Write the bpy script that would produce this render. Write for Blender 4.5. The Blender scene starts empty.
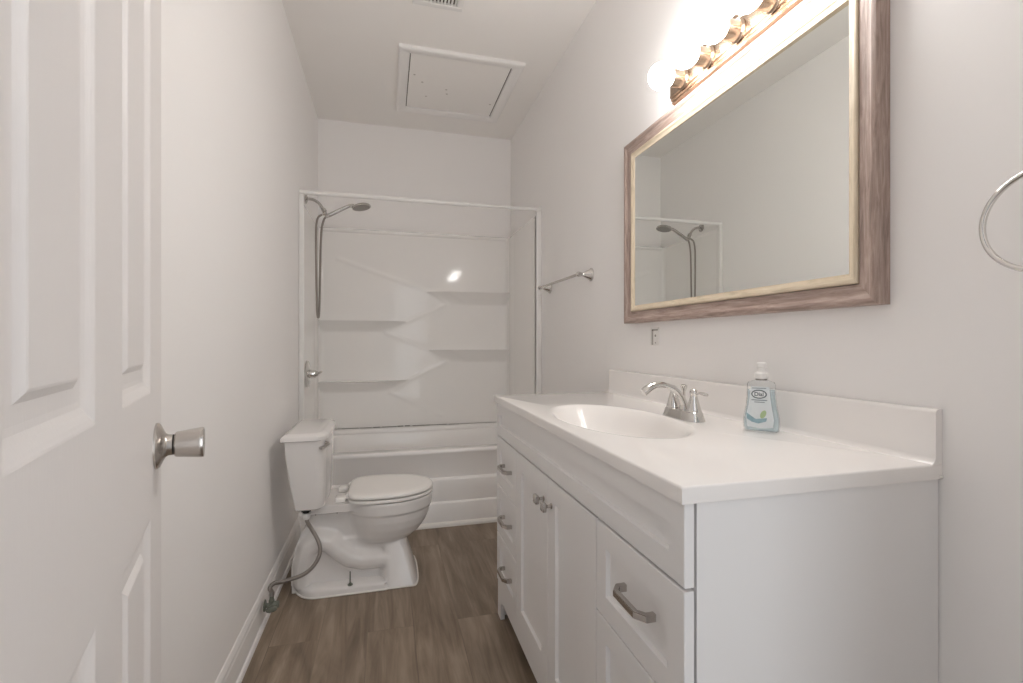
import bpy, bmesh, math, random
from mathutils import Vector, Matrix

# ------------------------------------------------------------------ camera, world, light, exposure
sc = bpy.context.scene
C = sc.collection
CAM_H, YAW, FPX = 1.08, math.radians(14.78), 475.0
cam_data = bpy.data.cameras.new('camera')
cam = bpy.data.objects.new('camera', cam_data)
C.objects.link(cam)
cam.location = (0, 0, CAM_H)
cam.rotation_euler = (math.pi/2, 0, -YAW)
cam_data.sensor_width = 36.0
cam_data.lens = 36.0*FPX/1023.0
cam_data.shift_y = 0.6/1023.0
cam_data.clip_start = 0.01
sc.camera = cam

world = bpy.data.worlds.new('world')
sc.world = world
world.use_nodes = True
wb = world.node_tree.nodes['Background']
wb.inputs[0].default_value = (0.93, 0.96, 1.0, 1)
wb.inputs[1].default_value = 0.34
BULB_STRENGTH = 28.5

def area(name, loc, rot, sx, sy, power, col):
    l = bpy.data.lights.new(name, 'AREA')
    l.shape = 'RECTANGLE'; l.size = sx; l.size_y = sy; l.energy = power; l.color = col
    o = bpy.data.objects.new(name, l); C.objects.link(o)
    o.location = loc; o.rotation_euler = rot
    return o
# daylight of the next room coming in through the open doorway behind the camera
area('doorway_daylight', (0.37, -0.9, 1.15), (math.radians(90), 0, 0), 0.48, 1.9, 4.2, (0.92, 0.96, 1.0))

sc.view_settings.view_transform = 'Standard'
sc.view_settings.look = 'None'
sc.view_settings.gamma = 1.0
sc.view_settings.use_curve_mapping = False
sc.view_settings.exposure = 0.85
sc.cycles.max_bounces = 16
sc.cycles.diffuse_bounces = 10
sc.cycles.glossy_bounces = 8
sc.cycles.transmission_bounces = 12
sc.cycles.caustics_refractive = False

# ------------------------------------------------------------------ measurements (metres)
XL, XR = -0.464, 0.936
YF, YB = 0.10, 3.570
CEIL = 2.650
YT = 2.819

# ------------------------------------------------------------------ helpers
def link(o):
    C.objects.link(o); return o

def thing(name, label, cat, loc=(0, 0, 0), group=None, kind=None):
    o = link(bpy.data.objects.new(name, None))
    o.location = loc
    o.empty_display_size = 0.05
    o['label'] = label
    if cat: o['category'] = cat
    if group: o['group'] = group
    if kind: o['kind'] = kind
    return o

def worldloc(p):
    v = Vector((0, 0, 0))
    while p is not None:
        v = v + p.location; p = p.parent
    return v

def part(name, bm, m, parent=None, label=None, smooth=False, angle=35, origin=None):
    """links one bmesh (world coordinates) as ONE mesh object under parent"""
    base = worldloc(parent)
    org = Vector(origin) if origin is not None else base
    bmesh.ops.recalc_face_normals(bm, faces=bm.faces[:])
    bmesh.ops.translate(bm, verts=bm.verts[:], vec=-org)
    me = bpy.data.meshes.new(name)
    bm.to_mesh(me); bm.free()
    ms = m if isinstance(m, (list, tuple)) else [m]
    for q in ms: me.materials.append(q)
    if smooth:
        for p in me.polygons: p.use_smooth = True
        try: me.set_sharp_from_angle(angle=math.radians(angle))
        except Exception: pass
    o = link(bpy.data.objects.new(name, me))
    if parent is not None: o.parent = parent
    o.location = org - base
    if label: o['label'] = label
    return o

def tag(o, label, cat, group=None, kind=None):
    o['label'] = label
    if cat: o['category'] = cat
    if group: o['group'] = group
    if kind: o['kind'] = kind
    return o

def structure(o, label=None):
    o['kind'] = 'structure'
    if label: o['label'] = label
    return o

def box(bm, x0, x1, y0, y1, z0, z1, bevel=0.0, seg=2, mi=0):
    r = bmesh.ops.create_cube(bm, size=1.0)
    vs = r['verts']
    for v in vs:
        v.co = Vector((x0+(v.co.x+.5)*(x1-x0), y0+(v.co.y+.5)*(y1-y0), z0+(v.co.z+.5)*(z1-z0)))
    fs = set(f for v in vs for f in v.link_faces)
    for f in fs: f.material_index = mi
    if bevel > 0:
        es = list(set(e for v in vs for e in v.link_edges))
        bmesh.ops.bevel(bm, geom=es, offset=bevel, segments=seg, affect='EDGES', profile=0.5)
    return bm

def frame(axis):
    a = Vector(axis).normalized()
    t = Vector((0, 0, 1)) if abs(a.z) < 0.9 else Vector((0, 1, 0))
    u = a.cross(t).normalized(); v = a.cross(u).normalized()
    return a, u, v

def lathe(bm, org, axis, prof, n=32, mi=0, su=1.0, sv=1.0, cap=True, u=None):
    """prof: list of (distance along axis, radius)"""
    a, uu, vv = frame(axis)
    if u is not None:
        uu = Vector(u).normalized(); vv = a.cross(uu).normalized()
    org = Vector(org); rings = []
    for d, r in prof:
        c = org + a*d
        if r < 1e-6: rings.append([bm.verts.new(c)])
        else:
            rings.append([bm.verts.new(c+uu*(math.cos(2*math.pi*k/n)*r*su)+vv*(math.sin(2*math.pi*k/n)*r*sv)) for k in range(n)])
    for A, B in zip(rings[:-1], rings[1:]):
        for k in range(n):
            k2 = (k+1) % n
            if len(A) == 1 and len(B) == 1: continue
            if len(A) == 1: f = bm.faces.new((A[0], B[k2], B[k]))
            elif len(B) == 1: f = bm.faces.new((A[k], A[k2], B[0]))
            else: f = bm.faces.new((A[k], A[k2], B[k2], B[k]))
            f.material_index = mi
    if cap:
        for R in (rings[0], rings[-1]):
            if len(R) > 2:
                f = bm.faces.new(R); f.material_index = mi
    return bm

def spline(pts, per=8):
    P = [Vector(p) for p in pts]
    Q = [P[0]*2-P[1]] + P + [P[-1]*2-P[-2]]
    out = []
    for i in range(1, len(Q)-2):
        a, b, c, d = Q[i-1], Q[i], Q[i+1], Q[i+2]
        for s in range(per):
            t = s/per
            out.append(0.5*((2*b)+(c-a)*t+(2*a-5*b+4*c-d)*t*t+(3*b-a-3*c+d)*t**3))
    out.append(P[-1]); return out

def tube(bm, pts, rad, n=14, mi=0, flat=1.0, per=8, smoothpath=True, cap=True):
    """rad: number or list over the control points; rings carried along without twist"""
    if smoothpath and len(pts) > 2:
        path = spline(pts, per)
    else: path = [Vector(p) for p in pts]
    m = len(path)
    if isinstance(rad, (int, float)): R = [rad]*m
    else:
        k = len(rad)-1; R = []
        for i in range(m):
            t = i/(m-1)*k; j = min(int(t), k-1); R.append(rad[j]*(1-(t-j))+rad[j+1]*(t-j))
    tang = []
    for i in range(m):
        a = path[max(i-1, 0)]; b = path[min(i+1, m-1)]
        tang.append((b-a).normalized())
    _, u, v = frame(tang[0]); rings = []
    for i in range(m):
        t = tang[i]
        u = (u - t*u.dot(t)).normalized(); v = t.cross(u).normalized()
        rings.append([bm.verts.new(path[i]+u*(math.cos(2*math.pi*k/n)*R[i])+v*(math.sin(2*math.pi*k/n)*R[i]*flat)) for k in range(n)])
    for A, B in zip(rings[:-1], rings[1:]):
        for k in range(n):
            f = bm.faces.new((A[k], A[(k+1) % n], B[(k+1) % n], B[k])); f.material_index = mi
    if cap:
        for Rg in (rings[0], rings[-1]):
            f = bm.faces.new(Rg); f.material_index = mi
    return bm

def loft(bm, rings, mi=0, cap=True, closed=True):
    V = [[bm.verts.new(p) for p in r] for r in rings]
    n = len(V[0])
    for A, B in zip(V[:-1], V[1:]):
        for k in range(n if closed else n-1):
            f = bm.faces.new((A[k], A[(k+1) % n], B[(k+1) % n], B[k])); f.material_index = mi
    if cap:
        for R in (V[0], V[-1]):
            f = bm.faces.new(R); f.material_index = mi
    return bm

def sphere(bm, c, r, n=24, mi=0):
    prof = [(-r*math.cos(math.pi*i/(n//2)), r*math.sin(math.pi*i/(n//2))) for i in range(n//2+1)]
    prof[0] = (-r, 0); prof[-1] = (r, 0)
    return lathe(bm, c, (0, 0, 1), prof, n, mi)

# ------------------------------------------------------------------ materials
def mat(name, col, rough=0.5, metal=0.0, spec=0.5, bump=None, coat=0.0, mott=None, trans=0.0, ior=1.45):
    m = bpy.data.materials.new(name); m.use_nodes = True
    nt = m.node_tree; b = nt.nodes['Principled BSDF']
    b.inputs['Base Color'].default_value = (*col, 1)
    b.inputs['Roughness'].default_value = rough
    b.inputs['Metallic'].default_value = metal
    b.inputs['Specular IOR Level'].default_value = spec
    b.inputs['IOR'].default_value = ior
    if coat:
        b.inputs['Coat Weight'].default_value = coat
        b.inputs['Coat Roughness'].default_value = 0.05
    if trans: b.inputs['Transmission Weight'].default_value = trans
    tc = nt.nodes.new('ShaderNodeTexCoord')
    if bump:
        scale, strength = bump
        nz = nt.nodes.new('ShaderNodeTexNoise'); nz.inputs['Scale'].default_value = scale
        nz.inputs['Detail'].default_value = 4
        nt.links.new(tc.outputs['Object'], nz.inputs['Vector'])
        bp = nt.nodes.new('ShaderNodeBump'); bp.inputs['Strength'].default_value = strength
        bp.inputs['Distance'].default_value = 0.002
        nt.links.new(nz.outputs['Fac'], bp.inputs['Height'])
        nt.links.new(bp.outputs['Normal'], b.inputs['Normal'])
    if mott:
        scale, amt = mott
        nz = nt.nodes.new('ShaderNodeTexNoise'); nz.inputs['Scale'].default_value = scale
        nt.links.new(tc.outputs['Object'], nz.inputs['Vector'])
        mx = nt.nodes.new('ShaderNodeMix'); mx.data_type = 'RGBA'
        mx.inputs[6].default_value = (*[c*(1-amt) for c in col], 1)
        mx.inputs[7].default_value = (*[min(1, c*(1+amt)) for c in col], 1)
        nt.links.new(nz.outputs['Fac'], mx.inputs[0])
        nt.links.new(mx.outputs[2], b.inputs['Base Color'])
    return m

M = {}
M['wall'] = mat('wall_paint', (0.90, 0.885, 0.875), 0.55, spec=0.35, bump=(60, 0.05), mott=(1.3, 0.012))
M['ceiling'] = mat('ceiling_paint', (0.905, 0.885, 0.86), 0.8, spec=0.2, bump=(90, 0.08), mott=(2, 0.02))
M['trim'] = mat('trim_paint', (0.87, 0.855, 0.84), 0.4, bump=(40, 0.04))
M['fiberglass'] = mat('glossy_fibreglass', (0.89, 0.875, 0.855), 0.08, spec=0.32, bump=(3.0, 0.10))
M['tub'] = mat('tub_enamel', (0.89, 0.875, 0.86), 0.14, spec=0.5, bump=(4, 0.15))
M['porcelain'] = mat('porcelain', (0.79, 0.77, 0.755), 0.09, spec=0.55)
M['seat'] = mat('seat_plastic', (0.85, 0.83, 0.80), 0.2, spec=0.5)
M['cabinet'] = mat('cabinet_paint', (0.80, 0.79, 0.785), 0.38, spec=0.45, bump=(30, 0.03))
M['marble'] = mat('cultured_marble', (0.83, 0.805, 0.785), 0.11, spec=0.5, mott=(5, 0.01))
M['chrome'] = mat('chrome', (0.70, 0.685, 0.665), 0.09, metal=1.0)
M['showerchrome'] = mat('satin_chrome', (0.55, 0.53, 0.51), 0.16, metal=1.0)
M['nickel'] = mat('brushed_nickel', (0.56, 0.53, 0.505), 0.22, metal=1.0, bump=(160, 0.05))
M['knobmetal'] = mat('satin_nickel', (0.58, 0.55, 0.52), 0.26, metal=1.0, bump=(120, 0.05))
M['darkmetal'] = mat('dull_steel', (0.36, 0.34, 0.32), 0.35, metal=1.0)
M['black'] = mat('dark_rubber', (0.02, 0.018, 0.016), 0.7)
M['gap'] = mat('dark_caulk', (0.10, 0.085, 0.07), 0.9, mott=(60, 0.4))
M['scuff'] = mat('scuff_grey', (0.56, 0.53, 0.50), 0.8, mott=(120, 0.3))
M['caulk'] = mat('white_caulk', (0.82, 0.80, 0.76), 0.5, bump=(60, 0.3))
M['brass'] = mat('polished_brass', (0.50, 0.38, 0.29), 0.26, metal=1.0)
M['green'] = mat('tarnished_brass', (0.22, 0.235, 0.20), 0.5, metal=0.6, mott=(70, 0.55), bump=(150, 0.6))
M['plastic'] = mat('white_plastic', (0.80, 0.79, 0.77), 0.3)
M['rust'] = mat('rust_stain', (0.36, 0.24, 0.14), 0.9, mott=(90, 0.5))

def braided():
    m = mat('braided_steel', (0.34, 0.31, 0.285), 0.38, metal=0.85)
    nt = m.node_tree; b = nt.nodes['Principled BSDF']
    tc = nt.nodes.new('ShaderNodeTexCoord')
    ck = nt.nodes.new('ShaderNodeTexWave'); ck.inputs['Scale'].default_value = 110
    ck.bands_direction = 'DIAGONAL'
    nt.links.new(tc.outputs['Object'], ck.inputs['Vector'])
    bp = nt.nodes.new('ShaderNodeBump'); bp.inputs['Strength'].default_value = 0.5; bp.inputs['Distance'].default_value = 0.002
    nt.links.new(ck.outputs['Fac'], bp.inputs['Height']); nt.links.new(bp.outputs['Normal'], b.inputs['Normal'])
    return m
M['braid'] = braided()

def mirror_mat():
    m = mat('mirror_silver', (0.94, 0.965, 0.94), 0.0, metal=1.0)
    return m
M['mirror'] = mirror_mat()

def bulb_mat():
    m = bpy.data.materials.new('lit_bulb'); m.use_nodes = True
    nt = m.node_tree; nt.nodes.clear()
    e = nt.nodes.new('ShaderNodeEmission'); o = nt.nodes.new('ShaderNodeOutputMaterial')
    e.inputs[0].default_value = (1.0, 0.97, 0.945, 1); e.inputs[1].default_value = BULB_STRENGTH
    nt.links.new(e.outputs[0], o.inputs[0]); return m
M['bulb'] = bulb_mat()

def floor_mat():
    m = bpy.data.materials.new('vinyl_planks'); m.use_nodes = True
    nt = m.node_tree; b = nt.nodes['Principled BSDF']; L = nt.links.new
    tc = nt.nodes.new('ShaderNodeTexCoord')
    mp = nt.nodes.new('ShaderNodeMapping'); mp.inputs['Rotation'].default_value = (0, 0, math.pi/2)
    mp.inputs['Location'].default_value = (0.31, 0.067, 0)
    L(tc.outputs['Object'], mp.inputs['Vector'])
    br = nt.nodes.new('ShaderNodeTexBrick')
    br.inputs['Scale'].default_value = 1.0
    br.inputs['Brick Width'].default_value = 1.12; br.inputs['Row Height'].default_value = 0.168
    br.inputs['Mortar Size'].default_value = 0.0011; br.inputs['Mortar Smooth'].default_value = 0.1
    br.inputs['Bias'].default_value = 0.0
    br.offset = 0.37; br.offset_frequency = 2
    br.inputs['Color1'].default_value = (0.0, 0.0, 0.0, 1); br.inputs['Color2'].default_value = (1, 1, 1, 1)
    br.inputs['Mortar'].default_value = (0.5, 0.5, 0.5, 1)
    L(mp.outputs['Vector'], br.inputs['Vector'])
    # stretched grain along the plank (world Y)
    sp = nt.nodes.new('ShaderNodeMapping'); sp.inputs['Scale'].default_value = (26, 2.2, 1)
    L(tc.outputs['Object'], sp.inputs['Vector'])
    ad = nt.nodes.new('ShaderNodeVectorMath'); ad.operation = 'ADD'
    sc3 = nt.nodes.new('ShaderNodeVectorMath'); sc3.operation = 'SCALE'; sc3.inputs['Scale'].default_value = 17.0
    L(br.outputs['Color'], sc3.inputs[0]); L(sp.outputs['Vector'], ad.inputs[0]); L(sc3.outputs['Vector'], ad.inputs[1])
    n1 = nt.nodes.new('ShaderNodeTexNoise'); n1.inputs['Scale'].default_value = 1.0; n1.inputs['Detail'].default_value = 8
    n1.inputs['Roughness'].default_value = 0.62; n1.inputs['Distortion'].default_value = 0.9
    L(ad.outputs['Vector'], n1.inputs['Vector'])
    sp2 = nt.nodes.new('ShaderNodeMapping'); sp2.inputs['Scale'].default_value = (7, 1.6, 1)
    L(tc.outputs['Object'], sp2.inputs['Vector'])
    ad2 = nt.nodes.new('ShaderNodeVectorMath'); ad2.operation = 'ADD'
    L(sp2.outputs['Vector'], ad2.inputs[0]); L(sc3.outputs['Vector'], ad2.inputs[1])
    n2 = nt.nodes.new('ShaderNodeTexNoise'); n2.inputs['Scale'].default_value = 1.0; n2.inputs['Detail'].default_value = 3
    n2.inputs['Distortion'].default_value = 1.5
    L(ad2.outputs['Vector'], n2.inputs['Vector'])
    cr = nt.nodes.new('ShaderNodeValToRGB')
    e = cr.color_ramp.elements
    e[0].position = 0.33; e[0].color = (0.155, 0.115, 0.082, 1)
    e[1].position = 0.66; e[1].color = (0.395, 0.312, 0.235, 1)
    k = cr.color_ramp.elements.new(0.5); k.color = (0.262, 0.202, 0.149, 1)
    mxn = nt.nodes.new('ShaderNodeMix'); mxn.inputs[0].default_value = 0.45
    L(n1.outputs['Fac'], mxn.inputs[2]); L(n2.outputs['Fac'], mxn.inputs[3])
    L(mxn.outputs[0], cr.inputs['Fac'])
    # plank to plank tone
    hs = nt.nodes.new('ShaderNodeHueSaturation')
    mr = nt.nodes.new('ShaderNodeMapRange'); mr.inputs['To Min'].default_value = 0.92; mr.inputs['To Max'].default_value = 1.08
    L(br.outputs['Color'], mr.inputs['Value']); L(mr.outputs['Result'], hs.inputs['Value'])
    L(cr.outputs['Color'], hs.inputs['Color'])
    mx = nt.nodes.new('ShaderNodeMix'); mx.data_type = 'RGBA'
    mx.inputs[7].default_value = (0.10, 0.08, 0.065, 1)
    sub = nt.nodes.new('ShaderNodeMath'); sub.operation = 'MULTIPLY'; sub.inputs[1].default_value = 0.35
    L(br.outputs['Fac'], sub.inputs[0]); L(sub.outputs[0], mx.inputs[0])
    L(hs.outputs['Color'], mx.inputs[6]); L(mx.outputs[2], b.inputs['Base Color'])
    b.inputs['Roughness'].default_value = 0.42; b.inputs['Specular IOR Level'].default_value = 0.35
    bp = nt.nodes.new('ShaderNodeBump'); bp.inputs['Strength'].default_value = 0.12; bp.inputs['Distance'].default_value = 0.002
    L(n1.outputs['Fac'], bp.inputs['Height']); L(bp.outputs['Normal'], b.inputs['Normal'])
    return m
M['floor'] = floor_mat()

def wood_mat(name, c0, c1, c2, axis, rough=0.55):
    """washed wood with grain running along 'Y' or 'Z'"""
    m = bpy.data.materials.new(name); m.use_nodes = True
    nt = m.node_tree; b = nt.nodes['Principled BSDF']; L = nt.links.new
    tc = nt.nodes.new('ShaderNodeTexCoord'); mp = nt.nodes.new('ShaderNodeMapping')
    s = [120, 120, 120]; s['XYZ'.index(axis)] = 11
    mp.inputs['Scale'].default_value = s
    L(tc.outputs['Object'], mp.inputs['Vector'])
    n = nt.nodes.new('ShaderNodeTexNoise'); n.inputs['Scale'].default_value = 1; n.inputs['Detail'].default_value = 7
    n.inputs['Roughness'].default_value = 0.65; n.inputs['Distortion'].default_value = 0.6
    L(mp.outputs['Vector'], n.inputs['Vector'])
    cr = nt.nodes.new('ShaderNodeValToRGB'); e = cr.color_ramp.elements
    e[0].position = 0.3; e[0].color = (*c0, 1); e[1].position = 0.72; e[1].color = (*c2, 1)
    k = e.new(0.5); k.color = (*c1, 1)
    L(n.outputs['Fac'], cr.inputs['Fac']); L(cr.outputs['Color'], b.inputs['Base Color'])
    b.inputs['Roughness'].default_value = rough
    bp = nt.nodes.new('ShaderNodeBump'); bp.inputs['Strength'].default_value = 0.25; bp.inputs['Distance'].default_value = 0.001
    L(n.outputs['Fac'], bp.inputs['Height']); L(bp.outputs['Normal'], b.inputs['Normal'])
    return m
WC = ((0.21, 0.150, 0.128), (0.375, 0.282, 0.243), (0.52, 0.42, 0.368))
M['woodY'] = wood_mat('washed_wood_across', *WC, 'Y')
M['woodZ'] = wood_mat('washed_wood_upright', *WC, 'Z')
CC = ((0.50, 0.42, 0.30), (0.66, 0.56, 0.42), (0.76, 0.67, 0.53))
M['beadY'] = wood_mat('champagne_bead_across', *CC, 'Y', 0.35)
M['beadZ'] = wood_mat('champagne_bead_upright', *CC, 'Z', 0.35)

def door_mat():
    m = mat('door_paint', (0.81, 0.785, 0.775), 0.42, spec=0.4)
    nt = m.node_tree; b = nt.nodes['Principled BSDF']; L = nt.links.new
    tc = nt.nodes.new('ShaderNodeTexCoord'); mp = nt.nodes.new('ShaderNodeMapping')
    mp.inputs['Scale'].default_value = (240, 240, 26)
    L(tc.outputs['Object'], mp.inputs['Vector'])
    n = nt.nodes.new('ShaderNodeTexNoise'); n.inputs['Scale'].default_value = 1; n.inputs['Detail'].default_value = 3
    n.inputs['Distortion'].default_value = 0.8
    L(mp.outputs['Vector'], n.inputs['Vector'])
    bp = nt.nodes.new('ShaderNodeBump'); bp.inputs['Strength'].default_value = 0.30; bp.inputs['Distance'].default_value = 0.001
    L(n.outputs['Fac'], bp.inputs['Height']); L(bp.outputs['Normal'], b.inputs['Normal'])
    return m
M['door'] = door_mat()

# ------------------------------------------------------------------ the setting
def room():
    T = 0.12
    b = bmesh.new(); box(b, XL-T, XR+T, -1.2, YB+T, -0.10, 0.0)
    structure(part('floor', b, M['floor']), 'grey-brown wood-look plank floor')
    b = bmesh.new(); box(b, XL-T, XR+T, YF-T, YB+T, CEIL, CEIL+T)
    structure(part('ceiling', b, M['ceiling']), 'off-white painted ceiling')
    b = bmesh.new(); box(b, XL-T, XL, YF, YB, 0, CEIL)
    structure(part('wall_left', b, M['wall']), 'white left wall behind the toilet')
    b = bmesh.new(); box(b, XR, XR+T, YF, YB, 0, CEIL)
    structure(part('wall_right', b, M['wall']), 'white right wall behind the vanity')
    b = bmesh.new(); box(b, XL-T, XR+T, YB, YB+T, 0, CEIL)
    structure(part('wall_back', b, M['wall']), 'white end wall above the shower surround')
    # front wall with the doorway the camera stands in
    b = bmesh.new()
    box(b, XL-T, -0.19, YF-T, YF, 0, CEIL)
    box(b, 0.58, XR+T, YF-T, YF, 0, CEIL)
    box(b, -0.19, 0.58, YF-T, YF, 1.93, CEIL)
    structure(part('wall_front', b, M['wall']), 'white wall around the doorway')
    # left baseboard: board + stepped bead + quarter round shoe
    def prof_run(name, x, y0, y1, sgn, m):
        pr = [(0, 0), (0.020, 0), (0.020, 0.006), (0.017, 0.016), (0.0115, 0.020), (0.0105, 0.090), (0.0085, 0.097),
              (0.0085, 0.108), (0.006, 0.116), (0.003, 0.124), (0, 0.127)]
        b = bmesh.new()
        loft(b, [[Vector((x+sgn*px, y, pz)) for px, pz in pr] for y in (y0, y1)])
        return part(name, b, m)
    structure(prof_run('baseboard_left', XL, 0.86, 2.800, 1, M['trim']), 'white profiled baseboard along the left wall')
    structure(prof_run('baseboard_right', XR, 1.86, 2.785, -1, M['trim']), 'white baseboard between vanity and tub')
room()

# ------------------------------------------------------------------ entrance door (open, six panels)
def door():
    A = Vector((-0.339, 0.855, 0)); D = Vector((0.259, -0.966, 0)).normalized(); N = Vector((D.y*-1, D.x, 0)).normalized()
    if N.x < 0: N = -N
    W, H0, H1 = 0.672, 0.012, 1.90
    root = thing('door_1', 'open white six-panel door with grained face and round satin knob', None, A+D*W, kind='structure')
    cols = [(0.100, 0.283), (0.389, 0.572)]
    rows = [(0.215, 0.838), (1.010, 1.600), (1.690, 1.815)]
    us = sorted(set([0, W]+[c for p in cols for c in p]))
    zs = sorted(set([H0, H1]+[c for p in rows for c in p]))
    b = bmesh.new()
    def P(u, z, d): return A + D*u + N*d + Vector((0, 0, z))
    def quad(a, c, d, e): 
        vs = [b.verts.new(x) for x in (a, c, d, e)]; b.faces.new(vs)
    for i in range(len(us)-1):
        for j in range(len(zs)-1):
            u0, u1, z0, z1 = us[i], us[i+1], zs[j], zs[j+1]
            ispan = (u0, u1) in cols and (z0, z1) in rows
            if not ispan:
                quad(P(u0, z0, 0), P(u1, z0, 0), P(u1, z1, 0), P(u0, z1, 0)); continue
            # ovolo down, flat groove, bevel up to the raised field
            steps = [(0, 0), (0.002, -0.0004), (0.006, -0.0018), (0.012, -0.0044), (0.017, -0.0060), (0.022, -0.0066), (0.034, -0.0066), (0.0405, -0.0024), (0.0425, -0.0018)]
            ring = lambda o, d: [P(u0+o, z0+o, d), P(u1-o, z0+o, d), P(u1-o, z1-o, d), P(u0+o, z1-o, d)]
            for (o0, d0), (o1, d1) in zip(steps[:-1], steps[1:]):
                a, c = ring(o0, d0), ring(o1, d1)
                for k in range(4): quad(a[k], a[(k+1) % 4], c[(k+1) % 4], c[k])
            r = ring(*steps[-1]); quad(*r)
    # back and edges
    t = -0.034
    quad(P(0, H0, t), P(W, H0, t), P(W, H1, t), P(0, H1, t))
    quad(P(0, H0, 0), P(0, H1, 0), P(0, H1, t), P(0, H0, t)); quad(P(W, H0, 0), P(W, H1, 0), P(W, H1, t), P(W, H0, t))
    quad(P(0, H0, 0), P(W, H0, 0), P(W, H0, t), P(0, H0, t)); quad(P(0, H1, 0), P(W, H1, 0), P(W, H1, t), P(0, H1, t))
    bmesh.ops.remove_doubles(b, verts=b.verts[:], dist=1e-5)
    part('door_slab', b, M['door'], root)
    # knob on a flared rose
    K = P(0.052, 0.928, 0)
    b = bmesh.new()
    lathe(b, K, N, [(0, 0.0335), (0.0025, 0.0335), (0.005, 0.031), (0.0085, 0.0235), (0.0115, 0.0175), (0.015, 0.0155),
                    (0.0200, 0.0150), (0.0205, 0.0146), (0.0225, 0.0146)], 40)
    rose = part('door_rose', b, M['knobmetal'], root, smooth=True)
    b = bmesh.new()
    lathe(b, K+N*0.0225, N, [(0, 0.011), (0.0, 0.0165), (0.002, 0.0185), (0.012, 0.0197), (0.030, 0.0222), (0.034, 0.0226),
                            (0.0362, 0.0222), (0.0368, 0.020), (0.0364, 0.012), (0.036, 0)], 40)
    part('door_knob', b, M['knobmetal'], root, smooth=True)
    b = bmesh.new(); lathe(b, K+N*0.0195, N, [(0, 0.0148), (0.0035, 0.0148)], 30)
    part('knob_collar', b, M['black'], rose)
    for z in (0.25, 1.0, 1.7):
        b = bmesh.new()
        Hh = P(W+0.002, z, -0.002)
        lathe(b, Hh, (0, 0, 1), [(-0.04, 0.006), (0.04, 0.006)], 14)
        part('hinge', b, M['knobmetal'], root, smooth=True)
door()

# door casing inside the room (on the front wall)
def casing():
    b = bmesh.new()
    box(b, -0.245, -0.192, YF, YF+0.014, 0, 1.99, 0.003)
    box(b, 0.582, 0.635, YF, YF+0.014, 0, 1.99, 0.003)
    box(b, -0.1915, 0.5815, YF, YF+0.014, 1.935, 1.99, 0.003)
    structure(part('trim_1', b, M['trim']), 'white casing around the doorway')
casing()

# ------------------------------------------------------------------ attic hatch and ceiling vent
def hatch():
    x0, x1, y0, y1 = 0.064, 0.758, 2.560, 3.290
    z = CEIL
    root = thing('attic_hatch', 'square white framed access hatch in the ceiling before the shower', 'ceiling hatch', ((x0+x1)/2, (y0+y1)/2, z))
    w = 0.062; pr = [(0, 0), (0, -0.014), (0.006, -0.019), (0.020, -0.020), (w-0.010, -0.013), (w-0.004, -0.011), (w, 0)]
    b = bmesh.new(); rings = []
    for o, d in pr:
        rings.append([Vector((x0+o, y0+o, z+d)), Vector((x1-o, y0+o, z+d)), Vector((x1-o, y1-o, z+d)), Vector((x0+o, y1-o, z+d))])
    loft(b, rings, cap=False)
    part('hatch_frame', b, M['trim'], root)
    b = bmesh.new(); box(b, x0+w+0.004, x1-w-0.006, y0+w+0.003, y1-w-0.008, z-0.006, z-0.001, 0.001)
    part('hatch_panel', b, M['ceiling'], root)
    b = bmesh.new(); box(b, x0+w-0.002, x1-w+0.002, y0+w-0.002, y1-w+0.002, z-0.0012, z-0.0002)
    part('gap', b, M['gap'], root, label='dark gap around the panel')
    random.seed(4)
    for (px, py) in ((0.16, 2.83), (0.21, 2.90), (0.245, 3.06), (0.36, 2.95), (0.37, 3.0), (0.66, 3.06)):
        b = bmesh.new()
        lathe(b, (px, py, z-0.0062), (0, 0, -1), [(0, 0.007), (0.0006, 0.005)], 10)
        part('scuff_mark', b, M['scuff'], root, label='faint grey scuff mark')
hatch()

def vent():
    x0, x1, y0, y1 = 0.115, 0.345, 1.985, 2.225; z = CEIL
    root = thing('ceiling_vent', 'white square exhaust fan grille at the top edge of the view', 'ceiling vent', ((x0+x1)/2, (y0+y1)/2, z))
    b = bmesh.new()
    for o, c in (((x0, x1, y0, y0+0.028), 0), ((x0, x1, y1-0.028, y1), 0), ((x0, x0+0.028, y0+0.028, y1-0.028), 0), ((x1-0.028, x1, y0+0.028, y1-0.028), 0)):
        box(b, *o, z-0.018, z-0.0005, 0.004)
    part('grille_frame', b, M['plastic'], root)
    b = bmesh.new()
    n = 11; w = (x1-x0-0.056)/n
    for i in range(n):
        xx = x0+0.028+i*w; box(b, xx+w*0.28, xx+w*0.80, y0+0.029, y1-0.029, z-0.014, z-0.006)
    part('slats', b, M['plastic'], root)
    b = bmesh.new(); box(b, x0+0.029, x1-0.029, y0+0.029, y1-0.029, z-0.005, z-0.001)
    part('duct', b, M['gap'], root, label='dark duct behind the slats')
vent()

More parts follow.
